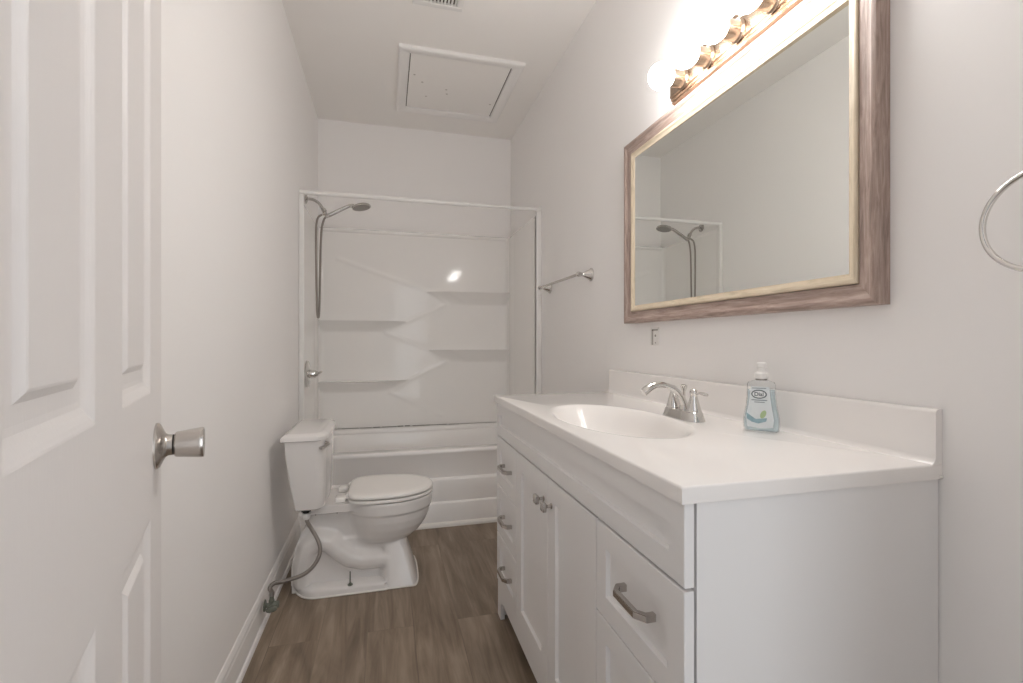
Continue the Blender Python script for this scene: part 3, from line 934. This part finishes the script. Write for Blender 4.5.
def vanity():
    root = thing('vanity_cabinet', 'white shaker vanity cabinet with drawers, doors and nickel hardware', 'cabinet', (0.69, (VY0+VY1)/2, 0))
    xf = VX+0.0175; xb = XR-0.002; zt = CT-0.0265
    # carcass: side panels with legs, back, bottom, face frame with arched toe
    for y0, y1 in ((VY0, VY0+0.018), (VY1-0.018, VY1)):
        b = bmesh.new()
        # quads in columns: legs at both ends, a raised skirt between them
        col = [(xf+0.003, 0.0), (xf+0.052, 0.0), (xf+0.060, 0.060), (xf+0.075, 0.078), (xb-0.080, 0.078), (xb-0.066, 0.060), (xb-0.058, 0.0), (xb, 0.0)]
        lo0 = [b.verts.new((x, y0, z)) for x, z in col]; hi0 = [b.verts.new((x, y0, zt)) for x, z in col]
        lo1 = [b.verts.new((x, y1, z)) for x, z in col]; hi1 = [b.verts.new((x, y1, zt)) for x, z in col]
        for k in range(len(col)-1):
            b.faces.new((lo0[k], lo0[k+1], hi0[k+1], hi0[k])); b.faces.new((lo1[k], lo1[k+1], hi1[k+1], hi1[k]))
            b.faces.new((lo0[k], lo0[k+1], lo1[k+1], lo1[k])); b.faces.new((hi0[k], hi0[k+1], hi1[k+1], hi1[k]))
        b.faces.new((lo0[0], hi0[0], hi1[0], lo1[0])); b.faces.new((lo0[-1], hi0[-1], hi1[-1], lo1[-1]))
        part('side_panel', b, M['cabinet'], root)
    b = bmesh.new(); box(b, xf+0.022, xb, VY0+0.0185, VY1-0.0185, 0.085, 0.100)
    box(b, xb-0.010, xb-0.001, VY0+0.0185, VY1-0.0185, 0.1005, zt-0.001)
    part('carcass', b, M['cabinet'], root)
    # face frame, its bottom rail ending in two feet
    b = bmesh.new()
    fo = [(VY0, 0.0), (VY0+0.046, 0.0), (VY0+0.050, 0.045), (VY0+0.062, 0.070), (VY0+0.080, 0.077), (VY1-0.080, 0.077), (VY1-0.062, 0.070), (VY1-0.050, 0.045), (VY1-0.046, 0.0), (VY1, 0.0)]
    xa, xc, zt2 = VX+0.004, xf+0.0025, 0.138
    L0 = [b.verts.new((xa, y, z)) for y, z in fo]; H0 = [b.verts.new((xa, y, zt2)) for y, z in fo]
    L1 = [b.verts.new((xc, y, z)) for y, z in fo]; H1 = [b.verts.new((xc, y, zt2)) for y, z in fo]
    for k in range(len(fo)-1):
        b.faces.new((L0[k], L0[k+1], H0[k+1], H0[k])); b.faces.new((L1[k], L1[k+1], H1[k+1], H1[k]))
        b.faces.new((L0[k], L0[k+1], L1[k+1], L1[k])); b.faces.new((H0[k], H0[k+1], H1[k+1], H1[k]))
    b.faces.new((L0[0], H0[0], H1[0], L1[0])); b.faces.new((L0[-1], H0[-1], H1[-1], L1[-1]))
    part('bottom_rail', b, M['cabinet'], root, label='bottom rail ending in feet')
    b = bmesh.new()
    box(b, xf+0.003, xf+0.0205, VY0+0.0185, VY1-0.0185, 0.1385, zt-0.001)
    part('face_frame', b, M['cabinet'], root)
    g = 0.0036
    # false front under the countertop
    b = bmesh.new(); shaker(b, VY0+0.001, VY1-0.001, 0.711+g, zt-0.002, s=0.040)
    part('false_front', b, M['cabinet'], root)
    yA, yM, yB = 0.921, 1.228, 1.553
    zr = [0.141, 0.3305, 0.5205, 0.711]
    for (y0, y1, hy) in ((VY0+0.001, yA-g/2, 0.744), (yB+g/2, VY1-0.001, 1.665)):
        for k in range(3):
            b = bmesh.new(); shaker(b, y0, y1, zr[k]+g/2, zr[k+1]-g/2, s=0.045)
            d = part('drawer', b, M['cabinet'], root)
            pull(d, hy, (zr[k]+zr[k+1])/2+0.013 if hy < 1 else (zr[k]+zr[k+1])/2+0.004)
    for y0, y1, ky in ((yA+g/2, yM-g/2, 1.197), (yM+g/2, yB-g/2, 1.262)):
        b = bmesh.new(); shaker(b, y0, y1, zr[0]+g/2, zr[3]-g/2, s=0.056)
        d = part('cabinet_door', b, M['cabinet'], root)
        b = bmesh.new()
        c = Vector((VX, ky, 0.643))
        lathe(b, c, (-1, 0, 0), [(0, 0.0075), (0.002, 0.0075), (0.004, 0.0045), (0.013, 0.0045), (0.018, 0.0100)], 20)
        box(b, VX-0.029, VX-0.0175, ky-0.0125, ky+0.0125, 0.643-0.0125, 0.643+0.0125, 0.0035, 3)
        part('knob', b, M['nickel'], d, smooth=True, label='small square nickel knob')
vanity()

def countertop():
    x0, x1, y0, y1 = 0.418, XR-0.0005, 0.6075, 1.8565
    root = thing('countertop', 'glossy white marble-look countertop with oval basin and backsplash', 'countertop', ((x0+x1)/2, (y0+y1)/2, CT))
    cx, cy, ax, ay = 0.611, 1.205, 0.151, 0.280
    b = bmesh.new()
    corners = [math.atan2((yy-cy), (xx-cx)) for xx in (x0, x1) for yy in (y0, y1)]
    angs = sorted(set([round(2*math.pi*k/120-math.pi, 6) for k in range(120)]+[round(a, 6) for a in corners]))
    def rect(a):
        c, s = math.cos(a), math.sin(a); t = 1e9
        if c > 1e-9: t = min(t, (x1-cx)/c)
        if c < -1e-9: t = min(t, (x0-cx)/c)
        if s > 1e-9: t = min(t, (y1-cy)/s)
        if s < -1e-9: t = min(t, (y0-cy)/s)
        return cx+c*t, cy+s*t
    def ell(a, k):
        c, s = math.cos(a), math.sin(a); r = 1/math.sqrt((c/ax)**2+(s/ay)**2)
        return cx+c*r*k, cy+s*r*k
    rings = []
    # outer skirt, bottom to top with a softened arris
    for off, z in ((0.0, CT-0.026), (0.0, CT-0.004), (0.0012, CT-0.0012), (0.004, CT)):
        R = []
        for a in angs:
            x, y = rect(a); x = min(max(x, x0+off), x1); y = min(max(y, y0+off), y1-off); R.append(Vector((x, y, z)))
        rings.append(R)
    for k, z in ((1.10, CT), (1.06, CT+0.0012), (1.02, CT+0.0008), (0.99, CT-0.002), (0.96, CT-0.007), (0.925, CT-0.016), (0.88, CT-0.031), (0.80, CT-0.060), (0.68, CT-0.086), (0.52, CT-0.104), (0.34, CT-0.114), (0.16, CT-0.118), (0.07, CT-0.119)):
        rings.append([Vector((*ell(a, k), z)) for a in angs])
    loft(b, rings, cap=False)
    # underside
    und = [(1.02, CT-0.026), (1.0, CT-0.030), (0.93, CT-0.055), (0.72, CT-0.10), (0.4, CT-0.124), (0.07, CT-0.127)]
    R2 = [rings[0]]+[[Vector((*ell(a, k), z)) for a in angs] for k, z in und]
    loft(b, R2, cap=False)
    b.faces.new([b.verts.new(p) for p in rings[-1]]); b.faces.new([b.verts.new(p) for p in R2[-1]])
    bmesh.ops.remove_doubles(b, verts=b.verts[:], dist=1e-5)
    part('counter_slab', b, M['marble'], root, smooth=True, angle=50)
    b = bmesh.new()
    pr = [(x1, CT-0.001), (0.9110, CT-0.001), (0.9140, CT+0.0012), (0.9180, CT+0.005), (0.9205, CT+0.011), (0.9208, CT+0.088), (0.9222, CT+0.0925), (0.926, CT+0.0950), (x1, CT+0.0952)]
    loft(b, [[Vector((x, y, z)) for x, z in pr] for y in (y0+0.0005, y1-0.0005)])
    part('backsplash', b, M['marble'], root, smooth=True, angle=40)
    b = bmesh.new(); lathe(b, (cx, cy, CT-0.1188), (0, 0, 1), [(0, 0.021), (0.003, 0.020), (0.004, 0.013), (0.0015, 0.012), (0.0035, 0.0)], 28)
    part('drain', b, M['chrome'], root, smooth=True)
    b = bmesh.new(); lathe(b, (0.932, 0.6045, CT-0.0215), (0, 1, 0), [(0, 0.002), (0.003, 0.003)], 8)
    part('caulk_blob', b, M['caulk'], root)
countertop()

def faucet():
    y, x = 1.160, 0.802; z = CT+0.0008
    root = thing('faucet', 'chrome two-handle centreset faucet with arched spout behind the basin', 'faucet', (x, y, z))
    b = bmesh.new()
    def stad(hx, hy, zz, n=14):
        out = []
        for k in range(4*n):
            a = 2*math.pi*k/(4*n); ca, sa = math.cos(a), math.sin(a)
            px = math.copysign(abs(ca)**0.55, ca)*hx; py = math.copysign(abs(sa)**0.45, sa)*hy
            out.append(Vector((x+px, y+py, zz)))
        return out
    loft(b, [stad(0.0275, 0.076, z), stad(0.0270, 0.0755, z+0.003), stad(0.0245, 0.0725, z+0.010), stad(0.0225, 0.069, z+0.0225), stad(0.0205, 0.067, z+0.0245), stad(0.012, 0.058, z+0.0250)])
    part('base_plate', b, M['chrome'], root, smooth=True, angle=30)
    b = bmesh.new()
    tube(b, [(x+0.004, y, z+0.022), (x+0.001, y, z+0.040), (x-0.010, y, z+0.062), (x-0.032, y, z+0.082), (x-0.060, y, z+0.0925), (x-0.088, y, z+0.0930), (x-0.110, y, z+0.084), (x-0.125, y, z+0.073)],
         [0.0145, 0.0110, 0.0092, 0.0082, 0.0080, 0.0092, 0.0112, 0.0115], 20, per=7)
    part('spout', b, M['chrome'], root, smooth=True)
    b = bmesh.new()
    lathe(b, (x+0.010, y+0.012, z+0.022), (0, 0, 1), [(0, 0.0045), (0.050, 0.0045), (0.054, 0.0060), (0.064, 0.0098), (0.067, 0.0100), (0.070, 0.006), (0.0705, 0)], 16)
    part('lift_rod', b, M['chrome'], root, smooth=True)
    for s in (-1, 1):
        yy = y+s*0.047
        b = bmesh.new()
        lathe(b, (x, yy, z+0.0242), (0, 0, 1), [(0, 0.0205), (0.003, 0.0205), (0.004, 0.0190), (0.020, 0.0150), (0.036, 0.0105), (0.043, 0.0085), (0.045, 0.0100), (0.052, 0.0108), (0.058, 0.0090), (0.062, 0.004), (0.0625, 0)], 24)
        h = part('handle', b, M['chrome'], root, smooth=True)
        b = bmesh.new()
        d = Vector((0.25, s*1.0, 0.0)).normalized()
        c = Vector((x, yy, z+0.0218+0.052))
        tube(b, [c+d*0.006, c+d*0.020+Vector((0, 0, 0.0015)), c+d*0.034+Vector((0, 0, 0.0)), c+d*0.044+Vector((0, 0, -0.0015))], [0.0042, 0.0036, 0.0048, 0.0036], 12)
        part('lever', b, M['chrome'], h, smooth=True)
faucet()

# ------------------------------------------------------------------ soap bottle
def bottle():
    c = Vector((0.862, 0.940, CT+0.0012)); th = math.atan2(c.x, c.y)+0.10
    U = Vector((math.cos(th), -math.sin(th), 0)); V = Vector((math.sin(th), math.cos(th), 0))   # U wide, V away from camera
    root = thing('soap_bottle', 'clear blue hand soap bottle with white cap on the countertop', 'soap bottle', c)
    def see_through(name, tint, gloss, rough, body=None, amount=0.0):
        m = bpy.data.materials.new(name); m.use_nodes = True
        nt = m.node_tree; nt.nodes.clear(); L = nt.links.new
        out = nt.nodes.new('ShaderNodeOutputMaterial'); tr = nt.nodes.new('ShaderNodeBsdfTransparent'); tr.inputs[0].default_value = (*tint, 1)
        gs = nt.nodes.new('ShaderNodeBsdfGlossy'); gs.inputs['Roughness'].default_value = rough
        mx = nt.nodes.new('ShaderNodeMixShader'); lw = nt.nodes.new('ShaderNodeLayerWeight'); lw.inputs['Blend'].default_value = gloss
        base = tr
        if body:
            df = nt.nodes.new('ShaderNodeBsdfDiffuse'); df.inputs[0].default_value = (*body, 1)
            m0 = nt.nodes.new('ShaderNodeMixShader'); m0.inputs[0].default_value = amount
            L(tr.outputs[0], m0.inputs[1]); L(df.outputs[0], m0.inputs[2]); base = m0
        L(lw.outputs['Fresnel'], mx.inputs[0]); L(base.outputs[0], mx.inputs[1]); L(gs.outputs[0], mx.inputs[2]); L(mx.outputs[0], out.inputs[0])
        return m
    gl = see_through('clear_blue_plastic', (0.97, 0.985, 0.99), 0.03, 0.06)
    lq = see_through('pale_blue_soap', (0.90, 0.95, 0.965), 0.02, 0.2, (0.72, 0.80, 0.83), 0.35)
    def sec(hw, hd, z, n=40, e=0.5, grow=0.0):
        out = []
        for k in range(n):
            a = 2*math.pi*k/n; ca, sa = math.cos(a), math.sin(a)
            out.append(c+U*(math.copysign(abs(ca)**e, ca)*(hw-grow))+V*(math.copysign(abs(sa)**(e+0.15), sa)*(hd-grow))+Vector((0, 0, z)))
        return out
    S = [(0.033, 0.016, 0.0), (0.0375, 0.0195, 0.003), (0.0385, 0.0205, 0.012), (0.0382, 0.0205, 0.030), (0.0355, 0.0195, 0.046), (0.0325, 0.0185, 0.062), (0.0305, 0.0180, 0.080),
         (0.0300, 0.0172, 0.098), (0.0300, 0.0165, 0.110), (0.0280, 0.0150, 0.1155), (0.0190, 0.0125, 0.1190), (0.0115, 0.0110, 0.1215), (0.0110, 0.0110, 0.126)]
    b = bmesh.new(); loft(b, [sec(hw, hd, z, e=0.5 if z < 0.115 else (0.8 if z < 0.12 else 1.0)) for hw, hd, z in S])
    part('bottle_body', b, gl, root, smooth=True, angle=60)
    b = bmesh.new(); loft(b, [sec(hw, hd, max(z, 0.002), grow=0.0018) for hw, hd, z in S if z < 0.105])
    part('liquid', b, lq, root, smooth=True, angle=60, label='pale blue liquid soap')
    b = bmesh.new()
    lathe(b, c+Vector((0, 0, 0.1245)), (0, 0, 1), [(0, 0.0148), (0.012, 0.0148), (0.014, 0.0125), (0.017, 0.0105), (0.026, 0.0098), (0.028, 0.0118), (0.036, 0.0112), (0.038, 0.0075), (0.0385, 0)], 28)
    part('cap', b, M['plastic'], root, smooth=True)
    b = bmesh.new(); lathe(b, c+Vector((0, 0, 0.1205)), (0, 0, 1), [(0, 0.0125), (0.0038, 0.0125)], 24)
    part('neck_ring', b, M['darkmetal'], root)
    # front label that follows the face, with its printing
    F = -V
    def fp(u, z, lift): 
        hw = hd = None
        for A, B in zip(S[:-1], S[1:]):
            if A[2] <= z <= B[2]:
                f = (z-A[2])/(B[2]-A[2]); hw = A[0]+(B[0]-A[0])*f; hd = A[1]+(B[1]-A[1])*f; break
        q = max(0.0, 1-(min(abs(u)/hw, 1))**4); d = hd*q**0.325
        return c+U*u+F*(d+lift)+Vector((0, 0, z))
    def patch(name, outline, m, lift, parent, label=None):
        bb = bmesh.new(); vs = [bb.verts.new(fp(u, z, lift)) for u, z in outline]
        cu = sum(u for u, z in outline)/len(outline); cz = sum(z for u, z in outline)/len(outline)
        mid = [bb.verts.new(fp(cu+(u-cu)*0.5, cz+(z-cz)*0.5, lift)) for u, z in outline]; cc = bb.verts.new(fp(cu, cz, lift))
        n = len(vs)
        for k in range(n):
            bb.faces.new((vs[k], vs[(k+1) % n], mid[(k+1) % n], mid[k])); bb.faces.new((mid[k], mid[(k+1) % n], cc))
        return part(name, bb, m, parent, label=label, smooth=True)
    lab = mat('label_film', (0.74, 0.79, 0.81), 0.35, mott=(60, 0.05))
    ink = mat('label_grey_ink', (0.10, 0.13, 0.15), 0.5); ink2 = mat('label_grey_text', (0.25, 0.30, 0.33), 0.5)
    leaf = mat('leaf_green', (0.42, 0.55, 0.30), 0.5); teal = mat('label_teal', (0.28, 0.42, 0.48), 0.5, mott=(90, 0.3)); wht = mat('label_white', (0.85, 0.87, 0.88), 0.4)
    out = [(-0.020, 0.106), (0.018, 0.106), (0.020, 0.085), (0.023, 0.060), (0.028, 0.030), (0.026, 0.012), (0.0, 0.009), (-0.028, 0.012), (-0.031, 0.036), (-0.026, 0.060), (-0.0225, 0.085)]
    # densify
    od = []
    for i in range(len(out)):
        a, d = out[i], out[(i+1) % len(out)]
        for t in (0, 0.25, 0.5, 0.75): od.append((a[0]+(d[0]-a[0])*t, a[1]+(d[1]-a[1])*t))
    L_ = patch('label', od, lab, 0.0006, root, 'pale label with dark oval logo')
    def oval(cu, cz, ru, rz, n=28): return [(cu+ru*math.cos(2*math.pi*k/n), cz+rz*math.sin(2*math.pi*k/n)) for k in range(n)]
    patch('logo_ring', oval(-0.003, 0.0885, 0.0165, 0.0105), ink, 0.0011, L_)
    patch('logo_field', oval(-0.003, 0.0885, 0.0138, 0.0080), wht, 0.0015, L_)
    def text(body, u0, z0, size, m, name, lift=0.002):
        cu = bpy.data.curves.new(name, 'FONT'); cu.body = body; cu.size = size; cu.align_x = 'CENTER'; cu.align_y = 'CENTER'; cu.extrude = 0.0002; cu.offset = size*0.02
        tmp = link(bpy.data.objects.new(name, cu))
        me = bpy.data.meshes.new_from_object(tmp.evaluated_get(bpy.context.evaluated_depsgraph_get()))
        bpy.data.objects.remove(tmp, do_unlink=True); bpy.data.curves.remove(cu)
        me.name = name; me.materials.clear(); me.materials.append(m)
        o = link(bpy.data.objects.new(name, me))
        o.parent = L_
        q = fp(u0, z0, lift)
        # text local X -> U, local Y -> Z, normal -> F
        mtx = Matrix((( U.x, 0, F.x, 0), (U.y, 0, F.y, 0), (0, 1, 0, 0), (0, 0, 0, 1)))
        o.rotation_euler = mtx.to_euler(); o.location = q-worldloc(L_)
        return o
    text('Dial', -0.003, 0.0882, 0.0125, ink, 'logo_text', 0.0020)
    # unreadable fine print as small bars
    for k, (u0, u1, z, h) in enumerate(((-0.018, 0.012, 0.1015, 0.0018), (-0.019, 0.014, 0.0735, 0.0022), (-0.013, 0.009, 0.0690, 0.0018))):
        patch('print_line', [(u0, z), ((u0+u1)/2, z), (u1, z), (u1, z+h), ((u0+u1)/2, z+h), (u0, z+h)], ink2, 0.0012, L_)
    patch('leaf', [(0.006+0.0065*math.cos(t), 0.0420+0.0085*math.sin(t)+0.004*math.cos(t)) for t in [2*math.pi*k/20 for k in range(20)]], leaf, 0.0013, L_, 'small green leaf picture')
    patch('wave', [(-0.030, 0.044), (-0.022, 0.036), (-0.010, 0.029), (0.004, 0.030), (0.014, 0.034), (0.012, 0.026), (-0.004, 0.020), (-0.018, 0.023), (-0.029, 0.030)], teal, 0.0011, L_, 'blue-grey water picture')
bottle()

# ------------------------------------------------------------------ mirror
def mirror():
    y0, y1, z0, z1 = 0.6960, 1.6945, 1.1525, 1.8475
    xw = XR-0.0008
    root = thing('framed_mirror', 'large mirror in washed wood frame with champagne inner bead over the vanity', 'mirror', (xw, (y0+y1)/2, z0))
    # profile: (inset from the outer edge, stand-off from the wall)
    wood = [(0.0, 0.0), (0.0, 0.029), (0.003, 0.0325), (0.007, 0.0338), (0.011, 0.0330), (0.015, 0.0300), (0.022, 0.0270), (0.034, 0.0245), (0.0425, 0.0232), (0.0440, 0.0205), (0.0440, 0.004)]
    bead = [(0.0447, 0.004), (0.0447, 0.0250), (0.047, 0.0270), (0.051, 0.0272), (0.0545, 0.0255), (0.0560, 0.0240), (0.0665, 0.0207), (0.0670, 0.012)]
    def P(side, t, o, d):
        # four mitred members
        pts = {'b': ((y0+o, z0+o), (y1-o, z0+o)), 't': ((y0+o, z1-o), (y1-o, z1-o)), 'n': ((y0+o, z0+o), (y0+o, z1-o)), 'f': ((y1-o, z0+o), (y1-o, z1-o))}[side]
        a, c = pts; return Vector((xw-d, a[0]+(c[0]-a[0])*t, a[1]+(c[1]-a[1])*t))
    for nm, prof, mats in (('wood_frame', wood, (M['woodY'], M['woodZ'])), ('inner_bead', bead, (M['beadY'], M['beadZ']))):
        b = bmesh.new()
        for side, mi in (('b', 0), ('t', 0), ('n', 1), ('f', 1)):
            rows = [[P(side, t, o, d) for o, d in prof] for t in (0, 1)]
            loft(b, rows, mi=mi, cap=False, closed=True)
        bmesh.ops.remove_doubles(b, verts=b.verts[:], dist=1e-6)
        part(nm, b, list(mats), root, smooth=True, angle=30, label=('greyish brown washed wood frame' if nm == 'wood_frame' else 'pale champagne inner bead'))
    o = 0.0655
    b = bmesh.new(); box(b, xw-0.0165, xw-0.0125, y0+o, y1-o, z0+o, z1-o)
    for v in b.verts:      # the pane sits slightly skewed in its rebate
        v.co.x -= 0.0080*((v.co.y-(y0+y1)/2)/(y1-y0))
    part('glass', b, M['mirror'], root)
    b = bmesh.new(); box(b, xw-0.010, xw-0.004, y0+0.056, y1-0.056, z0+0.056, z1-0.056)
    part('backing', b, M['gap'], root)
mirror()

# small bracket plate on the wall below the mirror
def bracket():
    y0, y1, z0, z1 = 1.494, 1.540, 1.068, 1.132; x = XR-0.0005
    root = thing('wall_bracket', 'tiny white plastic bracket screwed to the wall under the mirror', 'bracket', (x, 1.517, 1.10))
    b = bmesh.new()
    box(b, x-0.002, x, y0, y1, z0, z1, 0.0006); box(b, x-0.006, x-0.0021, y1-0.006, y1, z0, z1); box(b, x-0.006, x-0.0021, y0, y1-0.0062, z1-0.006, z1)
    part('bracket_plate', b, M['plastic'], root)
    b = bmesh.new()
    box(b, x-0.0062, x-0.0022, y1-0.0105, y1-0.0064, z0+0.002, z1-0.0064); box(b, x-0.004, x-0.0021, y0+0.006, y1-0.012, z1-0.011, z1-0.0064)
    part('slot', b, M['nickel'], root, label='grey slot')
    b = bmesh.new(); lathe(b, (x-0.0021, 1.515, 1.103), (-1, 0, 0), [(0, 0.0045), (0.0015, 0.0035)], 12)
    part('screw', b, M['darkmetal'], root)
    b = bmesh.new(); lathe(b, (x-0.0021, 1.515, 1.0775), (-1, 0, 0), [(0, 0.003), (0.001, 0.0022)], 12)
    part('screw', b, M['darkmetal'], root)
bracket()

# ------------------------------------------------------------------ vanity light
def light():
    y0, y1, z0, z1 = 0.757, 1.372, 1.856, 1.962; xw = XR-0.0006
    root = thing('vanity_light', 'ribbed brass bar light with lit globe bulbs above the mirror', 'wall light', (xw, (y0+y1)/2, (z0+z1)/2))
    zc = (z0+z1)/2; hh = (z1-z0)/2
    pr = [(0, -hh), (0.022, -hh)]
    st = [(-hh, 0.022), (-hh+0.004, 0.030), (-hh+0.008, 0.030), (-hh+0.010, 0.027), (-hh+0.013, 0.034), (-hh+0.017, 0.034), (-hh+0.019, 0.031), (-hh+0.022, 0.038), (-hh+0.026, 0.038), (-hh+0.029, 0.036)]
    pr = [(0, -hh)]+[(d, z) for z, d in st]+[(d, -z) for z, d in reversed(st)]+[(0, hh)]
    b = bmesh.new()
    loft(b, [[Vector((xw-d, y, zc+z)) for d, z in pr] for y in (y0, y1)])
    part('back_plate', b, M['brass'], root, smooth=True, angle=25)
    for k in range(5):
        y = 1.302-k*0.119; zb = 1.902; x = xw-0.036
        b = bmesh.new()
        lathe(b, (x, y, zb), (-1, 0, 0), [(0, 0.030), (0.003, 0.031), (0.006, 0.027), (0.010, 0.0255), (0.036, 0.0255), (0.040, 0.0235), (0.044, 0.0235)], 32)
        s = part('socket_cup', b, M['brass'], root, smooth=True)
        b = bmesh.new(); r = 0.0395; cx = x-0.040-r*0.93
        prof = [(-(r*0.93), 0.0145)]+[(-r*math.cos(t), r*math.sin(t)) for t in [0.40+(math.pi-0.40)*i/20 for i in range(21)]]
        prof[-1] = (r, 0)
        lathe(b, (cx, y, zb), (-1, 0, 0), prof, 32)
        part('bulb', b, M['bulb'], root, smooth=True, label='lit white globe bulb', origin=(cx, y, zb))
light()

# ------------------------------------------------------------------ towel bar and ring
def towel_bar():
    z = 1.398
    root = thing('towel_bar', 'chrome towel bar with flared posts on the right wall beside the shower', 'towel rail', (XR, 2.36, z))
    for y in (2.070, 2.650):
        b = bmesh.new()
        lathe(b, (XR-0.0005, y, z), (-1, 0, 0), [(0, 0.031), (0.004, 0.031), (0.006, 0.028), (0.010, 0.0255), (0.034, 0.0135), (0.044, 0.0085), (0.050, 0.0080), (0.053, 0.0105), (0.060, 0.0125), (0.067, 0.0125), (0.073, 0.0095), (0.077, 0.004), (0.078, 0)], 28)
        part('post', b, M['chrome'], root, smooth=True)
    b = bmesh.new(); lathe(b, (XR-0.064, 2.060, z), (0, 1, 0), [(-0.006, 0), (-0.005, 0.006), (0.0, 0.0068), (0.6, 0.0068), (0.605, 0.006), (0.606, 0)], 18)
    part('rail', b, M['nickel'], root, smooth=True)
towel_bar()
def ring():
    yc, zc, R = 0.456, 1.256, 0.0735
    root = thing('towel_ring', 'chrome towel ring on the wall at the right edge of the view', 'towel ring', (XR, yc, zc+R))
    b = bmesh.new()
    lathe(b, (XR-0.0005, yc, zc+R), (-1, 0, 0), [(0, 0.025), (0.004, 0.025), (0.008, 0.021), (0.026, 0.011), (0.034, 0.010), (0.040, 0.0115), (0.046, 0.009), (0.048, 0)], 28)
    part('post', b, M['chrome'], root, smooth=True)
    b = bmesh.new(); n = 72; xr = XR-0.036
    pts = [Vector((xr, yc+R*math.cos(2*math.pi*k/n), zc+R*math.sin(2*math.pi*k/n))) for k in range(n)]
    rings = []
    for k in range(n):
        rad = (pts[k]-Vector((xr, yc, zc))).normalized()
        rings.append([pts[k]+rad*(0.0042*math.cos(2*math.pi*j/12))+Vector((1, 0, 0))*(0.0042*math.sin(2*math.pi*j/12)) for j in range(12)])
    rings.append(rings[0]); loft(b, rings, cap=False)
    bmesh.ops.remove_doubles(b, verts=b.verts[:], dist=1e-6)
    part('ring', b, M['chrome'], root, smooth=True)
ring()
